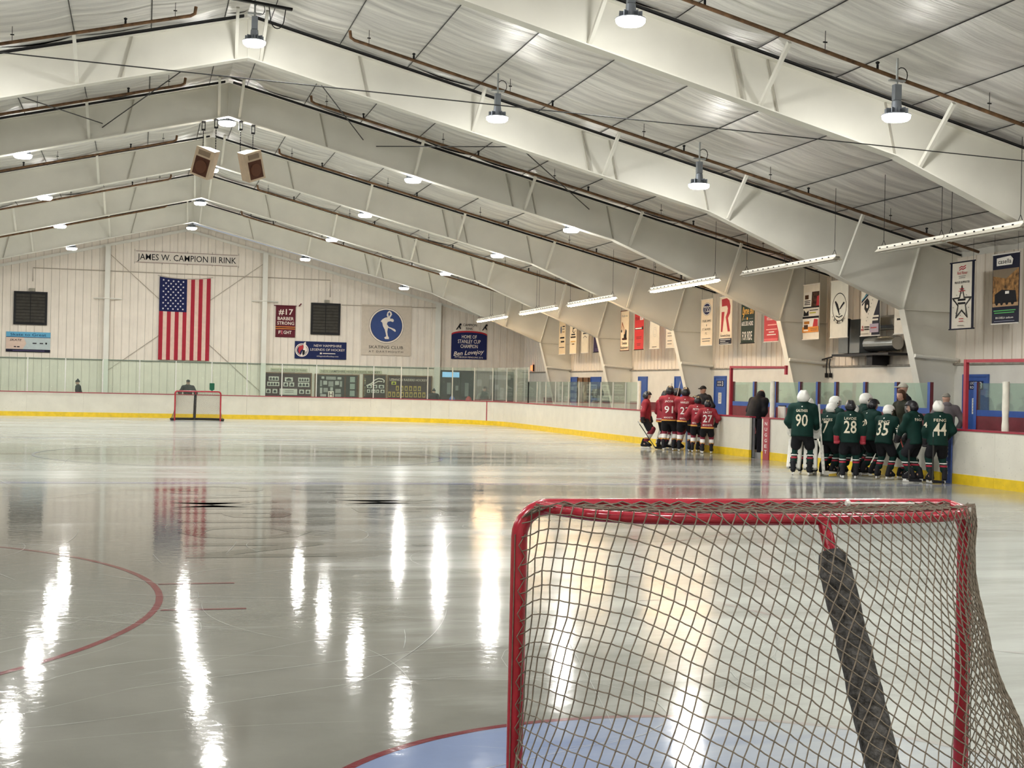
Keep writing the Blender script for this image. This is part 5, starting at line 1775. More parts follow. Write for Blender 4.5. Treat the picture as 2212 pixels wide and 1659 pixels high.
# ---- loudspeakers hung on chains from the frame flange
def speaker(x, tilt, lbl):
    t = thing('loudspeaker', lbl, 'loudspeaker', (x, 31.0, 7.32))
    cab = pm('speaker_beige', '#b8a48a', 0.6, var=0.1)
    br = pm('speaker_grille', '#4a2c1e', 0.7, var=0.2)
    # cabinet: trapezoid in plan, front facing down and toward the ice at the near end
    yaw = 0.5 if tilt < 0 else -0.5
    R_ = Matrix.Rotation(tilt, 4, 'Y') @ Matrix.Rotation(yaw, 4, 'Z') @ Matrix.Rotation(0.38, 4, 'X')
    P_ = lambda v: R_ @ Vector(v)
    W2, H2 = 0.27, 0.37
    m_ = MB()
    v = [(-W2, -0.22, -H2), (W2, -0.22, -H2), (W2, -0.22, H2), (-W2, -0.22, H2), (-W2*0.6, 0.22, -H2), (W2*0.6, 0.22, -H2), (W2*0.6, 0.22, H2), (-W2*0.6, 0.22, H2)]
    m_.add([P_(q) for q in v], [(0, 1, 2, 3), (5, 4, 7, 6), (1, 5, 6, 2), (4, 0, 3, 7), (3, 2, 6, 7), (4, 5, 1, 0)])
    m_.build('cabinet', cab, t)
    m_ = MB(); m_.add([P_(q) for q in ((-0.21, -0.226, -0.32), (0.21, -0.226, -0.32), (0.21, -0.226, 0.14), (-0.21, -0.226, 0.14))], [(0, 1, 2, 3)])
    m_.obox(P_((0, -0.222, -0.09)), R_.to_3x3() @ Vector((0.21, 0, 0)), R_.to_3x3() @ Vector((0, 0.006, 0)), R_.to_3x3() @ Vector((0, 0, 0.23))); m_.build('grille', br, t)
    m_ = MB(); m_.lathe([(0.17, 0), (0.165, 0.01), (0.05, 0.012)], P_((0, -0.229, -0.10)), 24, ax=R_.to_3x3() @ Vector((0, -1, 0))); m_.build('cone', pm('speaker_cone', '#5a3826', 0.6), t)
    m_ = MB(); m_.obox(P_((0, -0.226, 0.25)), R_.to_3x3() @ Vector((0.17, 0, 0)), R_.to_3x3() @ Vector((0, 0.008, 0)), R_.to_3x3() @ Vector((0, 0, 0.06))); m_.build('horn', pm('speaker_horn', '#7d6a54', 0.6), t)
    for sx in (-1, 1):
        top = P_((sx*0.2, 0, H2-0.02))
        zt = 8.60-0.25*abs(x+top.x-RX)-7.32
        m_ = MB()
        n = 22
        for i in range(n):
            z = top.z+(zt-0.22-top.z)*(i+0.5)/n
            hl = (zt-0.22-top.z)/n*0.62
            if i % 2: m_.box(top.x-0.012, top.x+0.012, 0.295, 0.305, z-hl, z+hl)
            else: m_.box(top.x-0.005, top.x+0.005, 0.288, 0.312, z-hl, z+hl)
        m_.build('chain', BLACK_METAL, t)
        m_ = MB(); m_.bar((top.x, top.y, top.z), (top.x, 0.30, top.z+0.05), 0.02, 0.02); m_.build('eye_bolt', BLACK_METAL, t)
        m_ = MB()
        m_.box(top.x-0.05, top.x+0.05, 0.18, 0.42, zt-0.03, zt-0.015); m_.box(top.x-0.05, top.x-0.03, 0.28, 0.32, zt-0.22, zt-0.03); m_.box(top.x+0.03, top.x+0.05, 0.28, 0.32, zt-0.22, zt-0.03); m_.box(top.x-0.05, top.x+0.05, 0.27, 0.33, zt-0.24, zt-0.20)
        m_.build('beam_clamp', BLACK_METAL, t)
    return t
speaker(-0.80, 0.42, 'beige loudspeaker tilted left, hung on black chains under the roof ridge')
speaker(0.30, -0.42, 'beige loudspeaker tilted right, hung on black chains under the roof ridge')
# ================================================================== PEOPLE
def surface_net(f, lo, hi, h):
    """mesh of the zero set of f over the box lo..hi (naive surface nets)"""
    lo, hi = np.array(lo, float), np.array(hi, float)
    n = np.maximum(4, np.ceil((hi-lo)/h).astype(int)+1)
    ax = [lo[i]+h*np.arange(n[i]) for i in range(3)]
    X, Y, Z = np.meshgrid(*ax, indexing='ij')
    D = f(np.stack([X, Y, Z], -1).reshape(-1, 3)).reshape(n)
    D[D == 0] = 1e-6
    D[0], D[-1] = np.abs(D[0])+1e-4, np.abs(D[-1])+1e-4
    D[:, 0], D[:, -1] = np.abs(D[:, 0])+1e-4, np.abs(D[:, -1])+1e-4
    D[:, :, 0], D[:, :, -1] = np.abs(D[:, :, 0])+1e-4, np.abs(D[:, :, -1])+1e-4
    ins = D < 0
    cs = tuple(k-1 for k in n)
    acc = np.zeros(cs+(3,))
    cnt = np.zeros(cs)
    corners = [(i, j, k) for i in (0, 1) for j in (0, 1) for k in (0, 1)]
    def sub(A, c):
        return A[c[0]:c[0]+cs[0], c[1]:c[1]+cs[1], c[2]:c[2]+cs[2]]
    for a in corners:
        for d in range(3):
            if a[d]:
                continue
            b = list(a); b[d] = 1
            da, db = sub(D, a), sub(D, b)
            m = (da < 0) != (db < 0)
            t = np.where(m, da/np.where(m, da-db, 1), 0)
            p = np.zeros(cs+(3,))
            for q in range(3):
                p[..., q] = a[q]
            p[..., d] += t
            acc += p*m[..., None]
            cnt += m
    act = cnt > 0
    idx = -np.ones(cs, int)
    idx[act] = np.arange(act.sum())
    base = np.stack(np.meshgrid(*[np.arange(k) for k in cs], indexing='ij'), -1)
    V = lo+h*(base[act]+acc[act]/cnt[act][:, None])
    F = []
    for d in range(3):
        e1, e2 = [(1, 2), (2, 0), (0, 1)][d]
        s0 = [slice(None)]*3; s1 = [slice(None)]*3
        s0[d] = slice(0, -1); s1[d] = slice(1, None)
        for q in (e1, e2):
            s0[q] = slice(1, -1); s1[q] = slice(1, -1)
        a, b = ins[tuple(s0)], ins[tuple(s1)]
        ch = np.argwhere(a != b)
        if len(ch) == 0:
            continue
        c0 = ch.copy()
        c0[:, e1] += 1; c0[:, e2] += 1
        sgn = a[tuple(ch.T)]
        def cell(o1, o2):
            c = c0.copy()
            c[:, e1] -= o1; c[:, e2] -= o2
            return idx[tuple(c.T)]
        q = np.stack([cell(1, 1), cell(0, 1), cell(0, 0), cell(1, 0)], -1)
        q[~sgn] = q[~sgn][:, ::-1]
        F.append(q)
    F = np.concatenate(F) if F else np.zeros((0, 4), int)
    return V, F

def cap(P, a, b, ra, rb, sc=(1, 1, 1)):
    s = np.array(sc)
    a, b = np.array(a)*s, np.array(b)*s
    P = P*s
    d = b-a
    L2 = max(1e-9, d@d)
    t = np.clip((P-a)@d/L2, 0, 1)
    return np.linalg.norm(P-a-t[:, None]*d, axis=1)-(ra+(rb-ra)*t)
def smin(a, b, k=0.03):
    h = np.clip(0.5+0.5*(b-a)/k, 0, 1)
    return b+(a-b)*h-k*h*(1-h)
def union(P, prims, k=0.03):
    d = None
    for q in prims:
        e = cap(P, *q)
        d = e if d is None else smin(d, e, k)
    return d
def ell(P, c, r):
    r = np.array(r)
    q = (P-np.array(c))/r
    l = np.linalg.norm(q, axis=1)
    return (l-1)*r.min()

SKIN = pm('skin', (0.50, 0.30, 0.22), 0.55)
def part_net(name, f, lo, hi, h, mat, parent):
    V, F = surface_net(f, lo, hi, h)
    me = bpy.data.meshes.new(name)
    me.from_pydata(V.tolist(), [], F.tolist())
    me.materials.append(mat)
    me.polygons.foreach_set('use_smooth', [True]*len(me.polygons))
    me.update()
    return link(name, me, parent)

def ik(S, T, l1, l2, bend):
    S, T, bend = np.array(S), np.array(T), np.array(bend, float)
    d = T-S
    L = np.linalg.norm(d)
    if L > (l1+l2)*0.985:
        d = d/L*(l1+l2)*0.985
        T = S+d
        L = np.linalg.norm(d)
    u = d/L
    x = (l1*l1-l2*l2+L*L)/(2*L)
    hgt = math.sqrt(max(0, l1*l1-x*x))
    b = bend-u*(bend@u)
    b = b/max(1e-6, np.linalg.norm(b))
    return S+u*x+b*hgt, T

class Fig:
    pass

def skeleton(H=1.72, lift=0.0, lean=0.0, crouch=0.0, stance=0.075, hands=None, head_yaw=0.0, head_pitch=0.0, kneel=False):
    """joints in body space: +Y forward, +X right; lift = skate height"""
    s = Fig()
    s.H, s.lift = H, lift
    L = lift
    def w(x, y, z): return np.array([x*H, y*H, z*H+L])
    drop = crouch
    s.hip = w(0, -0.3*crouch, 0.525-drop)
    s.ankle, s.knee, s.hipj, s.toe = {}, {}, {}, {}
    for sd in (-1, 1):
        s.hipj[sd] = s.hip+np.array([sd*0.052*H, 0, -0.01*H])
        s.ankle[sd] = w(sd*stance, -0.01, 0.055)
        kb = np.array([0.12*sd, 1.0, 0.0])
        s.knee[sd], _ = ik(s.hipj[sd], s.ankle[sd], 0.245*H, 0.245*H, kb)
        s.toe[sd] = w(sd*(stance+0.02), 0.085, 0.022)
    c, q = math.cos(lean), math.sin(lean)
    def up(x, y, z):                        # point above the hip, leaned forward
        dz, dy = z-0.525, y
        return s.hip+np.array([x*H, (dy*c+dz*q)*H, (dz*c-dy*q)*H])
    s.up = up
    s.waist, s.chest, s.neck = up(0, 0, 0.60), up(0, 0.0, 0.73), up(0, 0.0, 0.835)
    s.sh = {sd: up(sd*0.118, 0, 0.795) for sd in (-1, 1)}
    hc = up(0, 0.012, 0.925)
    s.headc = hc
    s.hy, s.hp = head_yaw, head_pitch
    s.elbow, s.hand = {}, {}
    hands = hands or {-1: (-0.07, 0.20, 0.56), 1: (0.07, 0.20, 0.56)}
    for sd in (-1, 1):
        t = up(*hands[sd])
        s.elbow[sd], s.hand[sd] = ik(s.sh[sd], t, 0.165*H, 0.155*H, (0.9*sd, -0.55, -0.5))
    # head frame
    s.R = np.array((Matrix.Rotation(-head_yaw, 3, 'Z') @ Matrix.Rotation(-head_pitch, 3, 'X')))
    return s
def hl(s, P):
    """points into head space (+Y face), scaled so the head is 1/7.5 of the height"""
    return (P-s.headc) @ s.R
def hw(s, p):
    return s.headc+s.R @ np.array(p)

def add_body(s, par, skin=SKIN):
    H = s.H
    def f(P):
        k = 0.035*H
        pr = [(s.hip, s.chest, 0.078*H, 0.085*H, (1, 1.35, 1)), (s.chest, s.neck, 0.08*H, 0.035*H, (1, 1.3, 1)), (s.neck, s.headc-np.array([0, 0, 0.03*H]), 0.032*H, 0.034*H)]
        for sd in (-1, 1):
            pr += [(s.sh[sd], s.elbow[sd], 0.031*H, 0.024*H), (s.elbow[sd], s.hand[sd], 0.024*H, 0.017*H),
                   (s.hipj[sd], s.knee[sd], 0.05*H, 0.034*H), (s.knee[sd], s.ankle[sd], 0.030*H, 0.017*H), (s.ankle[sd], s.toe[sd], 0.017*H, 0.010*H)]
        d = union(P, pr, k)
        q = hl(s, P)
        hd = smin(ell(q, (0, -0.002*H, 0.012*H), (0.046*H, 0.056*H, 0.06*H)), ell(q, (0, 0.012*H, -0.028*H), (0.034*H, 0.04*H, 0.036*H)), 0.02*H)
        hd = smin(hd, cap(q, (0, 0.052*H, 0.002*H), (0, 0.064*H, -0.012*H), 0.006*H, 0.009*H), 0.008*H)
        for sd in (-1, 1):
            hd = smin(hd, ell(q, (sd*0.048*H, -0.004*H, -0.002*H), (0.007*H, 0.012*H, 0.018*H)), 0.006*H)
            hd = np.maximum(hd, -ell(q, (sd*0.017*H, 0.058*H, 0.006*H), (0.009*H, 0.010*H, 0.006*H)))
        return smin(d, hd, 0.012*H)
    o = part_net('body', f, (-0.36*H, -0.30*H, 0.0), (0.36*H, 0.42*H, 1.06*H+s.lift), 0.0145*H, skin, par)
    eye = pm('eye_dark', (0.03, 0.02, 0.02), 0.3)
    for sd in (-1, 1):
        m_ = MB(); m_.lathe([(0.001, -0.005*H), (0.005*H, 0), (0.001, 0.005*H)], hw(s, (sd*0.017*H, 0.050*H, 0.006*H)), 8); m_.build('eye', eye, par)
    m_ = MB(); a = hw(s, (-0.014*H, 0.051*H, -0.032*H)); b = hw(s, (0.014*H, 0.051*H, -0.032*H)); m_.tube([a, (Vector(a)+Vector(b))/2, b], 0.003*H, 5); m_.build('mouth', pm('mouth', (0.30, 0.10, 0.09), 0.5), par)
    return o

def jersey_fn(s, pad=1.0, hem=0.455, loose=0.0):
    H = s.H
    hemp, nrm = s.up(0, 0, hem), (s.neck-s.hip)/np.linalg.norm(s.neck-s.hip)
    def f(P):
        lowp = s.up(0, 0, hem-0.02)
        pr = [(lowp, s.chest, (0.107+loose)*H*pad, 0.103*H*pad, (1, 1.30, 1)), (s.chest, s.up(0, 0, 0.80), 0.103*H*pad, 0.08*H*pad, (1, 1.28, 1)),
              (s.sh[-1], s.sh[1], 0.047*H*pad, 0.047*H*pad), (s.up(0, 0, 0.80), s.neck, 0.07*H, 0.042*H)]
        for sd in (-1, 1):
            pr += [(s.sh[sd], s.elbow[sd], 0.046*H*pad, 0.04*H*pad), (s.elbow[sd], s.hand[sd]*0.8+s.elbow[sd]*0.2, 0.041*H*pad, 0.034*H)]
        d = union(P, pr, 0.035*H)
        # loose cloth folds
        d = d+0.0035*H*np.sin(P[:, 2]*34/H+P[:, 0]*15/H)*np.sin(P[:, 0]*21/H+P[:, 1]*17/H)
        return np.maximum(d, -((P-hemp)@nrm))
    return f
def back_text(s, f, body, z, h, w, mat, par, name, xo=0.0, front=False):
    vs_, fs = text_geo(body, 1.0, 0.012)
    if not vs_:
        return
    A = np.array(vs_)
    x0, x1 = A[:, 0].min(), A[:, 0].max()
    sx, sy = w/(x1-x0), h/0.70
    bm = bmesh.new()
    bv = [bm.verts.new(((v[0]-(x0+x1)/2)*sx, v[1]*sy, 0)) for v in vs_]
    for q in fs:
        try:
            bm.faces.new([bv[i] for i in q])
        except ValueError:
            pass
    bmesh.ops.triangulate(bm, faces=bm.faces[:])
    for _ in range(3):
        le = [e for e in bm.edges if e.calc_length() > 0.03]
        if not le:
            break
        bmesh.ops.subdivide_edges(bm, edges=le, cuts=1)
        bmesh.ops.triangulate(bm, faces=bm.faces[:])
    bm.verts.index_update()
    A = np.array([v.co[:] for v in bm.verts])
    fs = [tuple(v.index for v in q.verts) for q in bm.faces]
    bm.free()
    sg = 1 if front else -1
    P = np.stack([xo+(-A[:, 0] if front else A[:, 0]), np.zeros(len(A)), z+A[:, 1]], -1)
    out, inn = np.full(len(A), 0.5*sg), np.full(len(A), np.nan)
    for y in np.linspace(0.5, -0.2, 46)*sg:
        P[:, 1] = y
        d = f(P)
        un = np.isnan(inn)
        inn[un & (d < 0)] = y
        out[un & (d >= 0)] = y
    inn = np.where(np.isnan(inn), np.nanmean(inn) if np.isfinite(inn).any() else 0, inn)
    for _ in range(7):
        mid = (out+inn)/2
        P[:, 1] = mid
        d = f(P)
        inn = np.where(d < 0, mid, inn)
        out = np.where(d < 0, out, mid)
    P[:, 1] = out+sg*0.011
    m_ = MB()
    m_.add([tuple(p) for p in P], fs)
    return m_.build(name, mat, par)

def glove(s, sd, par, mat, pad=1.0):
    H = s.H
    d = s.hand[sd]-s.elbow[sd]
    d = d/np.linalg.norm(d)
    side = np.cross(d, [0, 0, 1.0]); side /= max(1e-6, np.linalg.norm(side))
    nor = np.cross(side, d)
    c = s.hand[sd]
    def f(P):
        pr = [(c-d*0.055*H, c+d*0.012*H, 0.034*H*pad, 0.030*H*pad)]
        for i, off in enumerate((-0.026, -0.009, 0.009, 0.026)):
            ln = (0.030, 0.036, 0.034, 0.026)[i]
            a = c+d*0.02*H+side*off*H
            b = a+d*ln*0.5*H-nor*0.016*H
            e = b-nor*ln*0.6*H-d*0.008*H
            pr += [(a, b, 0.0105*H, 0.0105*H), (b, e, 0.0105*H, 0.009*H)]
        t0 = c-d*0.005*H-side*sd*0.028*H
        pr += [(t0, t0+d*0.022*H-nor*0.022*H-side*sd*0.008*H, 0.0115*H, 0.010*H)]
        return union(P, pr, 0.006*H)
    return part_net('glove', f, c-0.12*H, c+0.10*H, 0.0078*H, mat, par)

def helmet(s, par, mat, cage=None, kind='player'):
    H = s.H
    k = 1.12 if kind == 'player' else 1.2
    def f(P):
        q = hl(s, P)
        d = ell(q, (0, -0.004*H, 0.016*H), (0.060*H*k, 0.072*H*k, 0.066*H*k))
        d = smin(d, ell(q, (0, -0.02*H, -0.012*H), (0.058*H*k, 0.058*H*k, 0.048*H*k)), 0.02*H)
        d = d+0.0035*H*np.cos(q[:, 0]*110/H)*(q[:, 2] > 0.03*H)
        if kind == 'player':
            cut = np.maximum(np.maximum(0.012*H-q[:, 1], q[:, 2]-0.028*H), -1)
        else:
            cut = np.maximum(np.maximum(0.045*H-q[:, 1], q[:, 2]-0.022*H), -0.045*H-q[:, 2])
        d = np.maximum(d, -cut)
        inner = ell(q, (0, -0.002*H, 0.0), (0.050*H, 0.060*H, 0.075*H))
        d = np.maximum(d, -inner)
        return np.maximum(d, -(q[:, 2]+0.058*H))
    c = s.headc
    o = part_net('helmet', f, c-0.115*H, c+0.115*H, 0.0075*H, mat, par)
    if cage:
        m_ = MB()
        for i in range(-2, 3):
            pts = []
            for j in range(7):
                z = 0.022-0.085*j/6
                y = 0.082-0.010*abs(j-3)**1.5/5
                pts.append(hw(s, (i*0.019*H, (y-0.012*(i/2)**2)*H, z*H)))
            m_.tube(pts, 0.0022*H, 4)
        for z in (0.016, -0.004, -0.026, -0.048):
            pts = [hw(s, (0.052*H*math.sin(a), (0.020+0.064*math.cos(a))*H, z*H)) for a in [-1.4+2.8*j/8 for j in range(9)]]
            m_.tube(pts, 0.0022*H, 4)
        m_.build('face_cage', cage, o)
    dark = pm('vent_dark', (0.02, 0.02, 0.02), 0.6)
    for sd in (-1, 1):
        m_ = MB(); m_.lathe([(0.009*H, 0), (0.007*H, 0.004*H)], hw(s, (sd*0.063*H*k, -0.004*H, -0.006*H)), 10, ax=s.R @ np.array([sd, 0, 0])); m_.build('ear_hole', dark, o)
    return o

STEEL = pm('skate_steel', (0.6, 0.6, 0.6), 0.25, metal=0.9)
HOLDER = pm('skate_holder', (0.72, 0.71, 0.68), 0.45)
def skate(s, sd, par, mat, lace):
    H, L = s.H, s.lift
    a, t = s.ankle[sd], s.toe[sd]
    fd = (t-a); fd[2] = 0; fd /= np.linalg.norm(fd)
    heel = a-fd*0.035*H; heel[2] = L+0.022*H
    toe = t.copy(); toe[2] = L+0.020*H
    def f(P):
        return np.maximum(union(P, [(heel, toe, 0.026*H, 0.022*H), (heel+np.array([0, 0, 0.01*H]), a+np.array([0, 0, 0.062*H]), 0.029*H, 0.033*H), (a+np.array([0, 0, 0.03*H]), toe+np.array([0, 0, 0.008*H]), 0.026*H, 0.019*H)], 0.012*H), L-P[:, 2])
    o = part_net('skate', f, np.minimum(heel, toe)-np.array([0.06*H, 0.06*H, 0.03*H]), np.maximum(a+np.array([0, 0, 0.10*H]), toe)+0.06*H, 0.0105*H, mat, par)
    m_ = MB()
    sdv = np.cross(fd, [0, 0, 1.0])
    for q in (heel, toe-fd*0.02*H):
        m_.obox((q[0], q[1], 0.045), fd*0.022*H, sdv*0.008*H, (0, 0, 0.022))
    m_.obox(((heel+toe)[0]/2, (heel+toe)[1]/2, 0.030), fd*0.075*H, sdv*0.006*H, (0, 0, 0.010)); m_.build('blade_holder', HOLDER, o)
    m_ = MB()
    ce = (heel+toe)/2
    m_.obox((ce[0], ce[1], 0.0115), fd*0.082*H, sdv*0.002*H, (0, 0, 0.011)); m_.build('blade', STEEL, o)
    m_ = MB()
    for i in range(4):
        p0 = a+np.array([0, 0, 0.045*H])*(1-i/4)+(toe+np.array([0, 0, 0.026*H])-a)*(i/4)*0.7+fd*0.026*H
        m_.obox(p0, sdv*0.016*H, fd*0.003*H, (0, 0, 0.003*H))
    m_.build('laces', lace, o)
    return o

def band(name, f, lo, hi, z0, z1, h, mat, par, off=0.006):
    return part_net(name, lambda P: np.maximum(np.maximum(f(P)-off, z0-P[:, 2]), P[:, 2]-z1), lo, hi, h, mat, par)

BLACKCLOTH = pm('black_cloth', (0.012, 0.012, 0.015), 0.8, var=0.3)
GREEN_J = pm('green_jersey', (0.0035, 0.026, 0.020), 0.75, var=0.25, scale=5)
RED_J = pm('red_jersey', (0.24, 0.010, 0.022), 0.75, var=0.2, scale=5)
GREEN_S, RED_S = pm('green_sock', (0.0035, 0.024, 0.019), 0.85), pm('red_sock', (0.17, 0.012, 0.028), 0.85)
CLOTHW, BANDRED, BANDGOLD = pm('cloth_white', (0.70, 0.69, 0.66), 0.8), pm('band_red', (0.30, 0.012, 0.03), 0.8), pm('band_gold', (0.66, 0.36, 0.07), 0.8)
NUMCREAM, NUMWHITE = pm('number_cream', (0.68, 0.62, 0.48), 0.7), pm('number_white', (0.72, 0.70, 0.68), 0.7)
HELM_W, HELM_B = pm('helmet_white', (0.76, 0.75, 0.70), 0.3), pm('helmet_black', (0.012, 0.012, 0.016), 0.25)
CAGE = pm('cage_metal', (0.45, 0.45, 0.46), 0.3, metal=0.8)
GLOVE_B = pm('glove_black', (0.018, 0.016, 0.018), 0.6)
PADW = pm('goalie_pad_white', (0.66, 0.64, 0.58), 0.6, var=0.1)

def player(team, x, y, face, H, label, number='', name='', lean=0.12, crouch=0.03, hands=None, hyaw=0.0, hpitch=0.15, helm='w', cage=False,
           stance=0.085, sleeve=None, goalie=False, front=False, glove_mat=None):
    """a skater standing on the ice; face = degrees from +Y towards +X"""
    t = thing('person', label, 'person', (x, y, 0), -math.radians(face), group='players in dark green jerseys' if team == 'g' else 'players in red jerseys')
    s = skeleton(H-0.075, 0.065, lean, crouch, stance, hands, hyaw, hpitch)
    H_ = s.H
    add_body(s, t)
    J, S_, num = (GREEN_J, GREEN_S, NUMCREAM) if team == 'g' else (RED_J, RED_S, NUMWHITE)
    f = jersey_fn(s, 1.08 if not goalie else 1.2, loose=0.006)
    lo, hi = (-0.40*H_, -0.34*H_, 0.33*H_), (0.40*H_, 0.42*H_, 0.97*H_+0.1)
    j = part_net('jersey', f, lo, hi, 0.0135*H_, J, t)
    zb = s.up(0, 0, 0.455)[2]
    if team == 'r':
        band('hem_band', f, lo, hi, zb+0.01, zb+0.055, 0.0115*H_, BANDGOLD, j)
        back_text(s, f, 'MANCHESTER', zb+0.085, 0.045, 0.26, num, j, 'hem_lettering')
    zt = s.up(0, 0, 0.76)[2]
    if front:
        m_ = MB()
    if number:
        back_text(s, f, number, s.up(0, 0, 0.585)[2], 0.25 if team == 'g' else 0.20, 0.25 if len(number) > 1 else 0.12, num, j, 'number')
    if name:
        back_text(s, f, name, s.up(0, 0, 0.755)[2], 0.055, 0.24, num, j, 'name_lettering')
    if not front:
        m_ = back_text(s, f, '\u2022', s.up(0, 0, 0.80)[2], 0.07, 0.03, CLOTHW, j, 'collar_tag')
    if sleeve:
        for sd, ch in sleeve.items():
            a, b = s.sh[sd], s.elbow[sd]
            c = a*0.45+b*0.55
            o_ = c+np.array([sd*0.5, -0.75, 0.1])/0.9*0.052*H_
            m_ = put_text(ch, o_-np.array([0, 0, 0.05]), (0.85, 0.5*sd, 0), (0, 0, 1), 0.10, 0.07, bold=0.02)
            m_.build('sleeve_number', num, j)
    # shorts
    def pf(P):
        pr = [(s.hip+np.array([0, 0, 0.03*H_]), s.hip-np.array([0, 0, 0.02*H_]), 0.090*H_, 0.090*H_, (1, 1.30, 1))]
        for sd in (-1, 1):
            pr.append((s.hipj[sd], s.knee[sd]*0.78+s.hipj[sd]*0.22, 0.067*H_, 0.064*H_))
        return union(P, pr, 0.02*H_)
    part_net('shorts', pf, (-0.28*H_, -0.32*H_, 0.2*H_), (0.28*H_, 0.30*H_, 0.68*H_), 0.0145*H_, BLACKCLOTH, t)
    for sd in (-1, 1):
        def sf(P, sd=sd):
            kn, an = s.knee[sd], s.ankle[sd]
            sh = kn*0.35+an*0.65
            return union(P, [(kn+(kn-an)*0.18, kn, 0.047*H_, 0.045*H_), (kn, sh, 0.046*H_, 0.040*H_), (sh, an+np.array([0, 0, 0.05*H_]), 0.040*H_, 0.033*H_)], 0.02*H_)
        c = (s.knee[sd]+s.ankle[sd])/2
        lo2, hi2 = c-np.array([0.10, 0.16, 0.22])*H_, c+np.array([0.10, 0.16, 0.26])*H_
        so = part_net('sock', sf, lo2, hi2, 0.0115*H_, S_, t)
        kz = s.knee[sd][2]
        if team == 'g':
            band('sock_band', sf, lo2, hi2, kz-0.075*H_, kz-0.058*H_, 0.0095*H_, CLOTHW, so)
            band('sock_band', sf, lo2, hi2, kz-0.110*H_, kz-0.084*H_, 0.0095*H_, BANDRED, so)
        else:
            band('sock_band', sf, lo2, hi2, kz-0.115*H_, kz-0.045*H_, 0.0095*H_, CLOTHW, so)
            band('sock_band', sf, lo2, hi2, kz-0.132*H_, kz-0.116*H_, 0.0095*H_, BANDGOLD, so)
        skate(s, sd, t, BLACKCLOTH, CLOTHW)
        if goalie:
            # tall leg pad strapped in front of the shin
            kn, an = s.knee[sd], s.ankle[sd]
            def gf(P, sd=sd):
                a = an+np.array([0.0, 0.06, -0.02]); b = kn+np.array([0, 0.085, 0.16])
                q = P.copy()
                ax = (b-a)/np.linalg.norm(b-a)
                tt = np.clip((q-a)@ax, 0, np.linalg.norm(b-a))
                r = q-a-tt[:, None]*ax
                return np.maximum(np.maximum(np.abs(r[:, 0])-0.13, np.abs(r[:, 1])-0.055), np.abs((q-a)@ax-np.linalg.norm(b-a)/2)-np.linalg.norm(b-a)/2)-0.015
            lp = part_net('leg_pad', gf, np.minimum(kn, an)-0.2, np.maximum(kn, an)+np.array([0.2, 0.3, 0.3]), 0.026, PADW, t)
            for k_ in range(4):
                c2 = an*(1-k_/4)+kn*(k_/4)
                m_ = MB(); m_.obox(c2+np.array([0, -0.05, 0]), (0.075, 0, 0), (0, 0.01, 0), (0, 0, 0.015)); m_.build('strap', BLACKCLOTH, lp)
    for sd in (-1, 1):
        glove(s, sd, t, glove_mat or (GLOVE_B if not goalie else PADW), 1.15)
    if goalie:
        o_ = s.hand[1]
        m_ = MB(); m_.obox(o_+np.array([0.03, -0.02, 0.02]), (0.02, 0.03, 0), (0.0, 0.02, 0.16), (0.10, 0, 0)); m_.build('blocker', PADW, t)
        o_ = s.hand[-1]
        m_ = MB(); m_.lathe([(0.04, -0.03), (0.13, 0), (0.14, 0.04), (0.08, 0.07)], o_, 16, ax=(0.3, 1, 0.2)); m_.build('catcher', PADW, t)
    helmet(s, t, HELM_W if helm == 'w' else HELM_B, CAGE if cage else None, 'goalie' if goalie else 'player')
    bpy.context.view_layer.update() if False else None
    t['_'] = 0
    del t['_']
    Rz = Matrix.Rotation(-math.radians(face), 3, 'Z')
    s.world = lambda p: Vector((x, y, 0))+Rz @ Vector(p)
    return t, s

SHAFT_B, SHAFT_R, SHAFT_W = pm('stick_black', (0.02, 0.02, 0.02), 0.35), pm('stick_red', (0.36, 0.04, 0.03), 0.35), pm('stick_white', (0.62, 0.60, 0.54), 0.45, var=0.4, scale=14)
def stick(top, heel, toe, lbl, mat=SHAFT_B, goalie=False, blade=None):
    """stick from the butt end to the heel, blade heel to toe"""
    top, heel, toe = Vector(top), Vector(heel), Vector(toe)
    t = thing('hockey_stick', lbl, 'hockey stick', heel)
    m_ = MB()
    if goalie:
        mid = top.lerp(heel, 0.58)
        m_.bar(top-heel, mid-heel, 0.026, 0.022); m_.build('shaft', mat, t)
        m_ = MB(); m_.bar(mid-heel, (0, 0, 0.02), 0.085, 0.026, up=(toe-heel)); m_.build('paddle', mat, t)
    else:
        m_.bar(top-heel, (0, 0, 0.02), 0.028, 0.020); m_.build('shaft', mat, t)
    m_ = MB(); m_.bar(top-heel, (top-heel)*0.90, 0.034, 0.026); m_.build('grip_tape', pm('tape_white', (0.6, 0.58, 0.54), 0.8), t)
    m_ = MB()
    d = toe-heel
    side = d.cross(Vector((0, 0, 1))).normalized()*0.006
    pts = []
    n = 6
    for i in range(n+1):
        k_ = i/n
        c = d*k_+side*(4*k_*k_)
        hgt = (0.085 if goalie else 0.062)*(1-0.25*k_)
        pts.append((c, hgt))
    for (c0, h0), (c1, h1) in zip(pts, pts[1:]):
        q = [c0-side, c1-side, c1-side+Vector((0, 0, h1)), c0-side+Vector((0, 0, h0)), c0+side, c1+side, c1+side+Vector((0, 0, h1)), c0+side+Vector((0, 0, h0))]
        m_.add(q, [(0, 1, 2, 3), (7, 6, 5, 4), (3, 2, 6, 7), (4, 5, 1, 0), (0, 3, 7, 4), (1, 5, 6, 2)])
    m_.build('blade', blade or BLACKCLOTH, t)
    return t

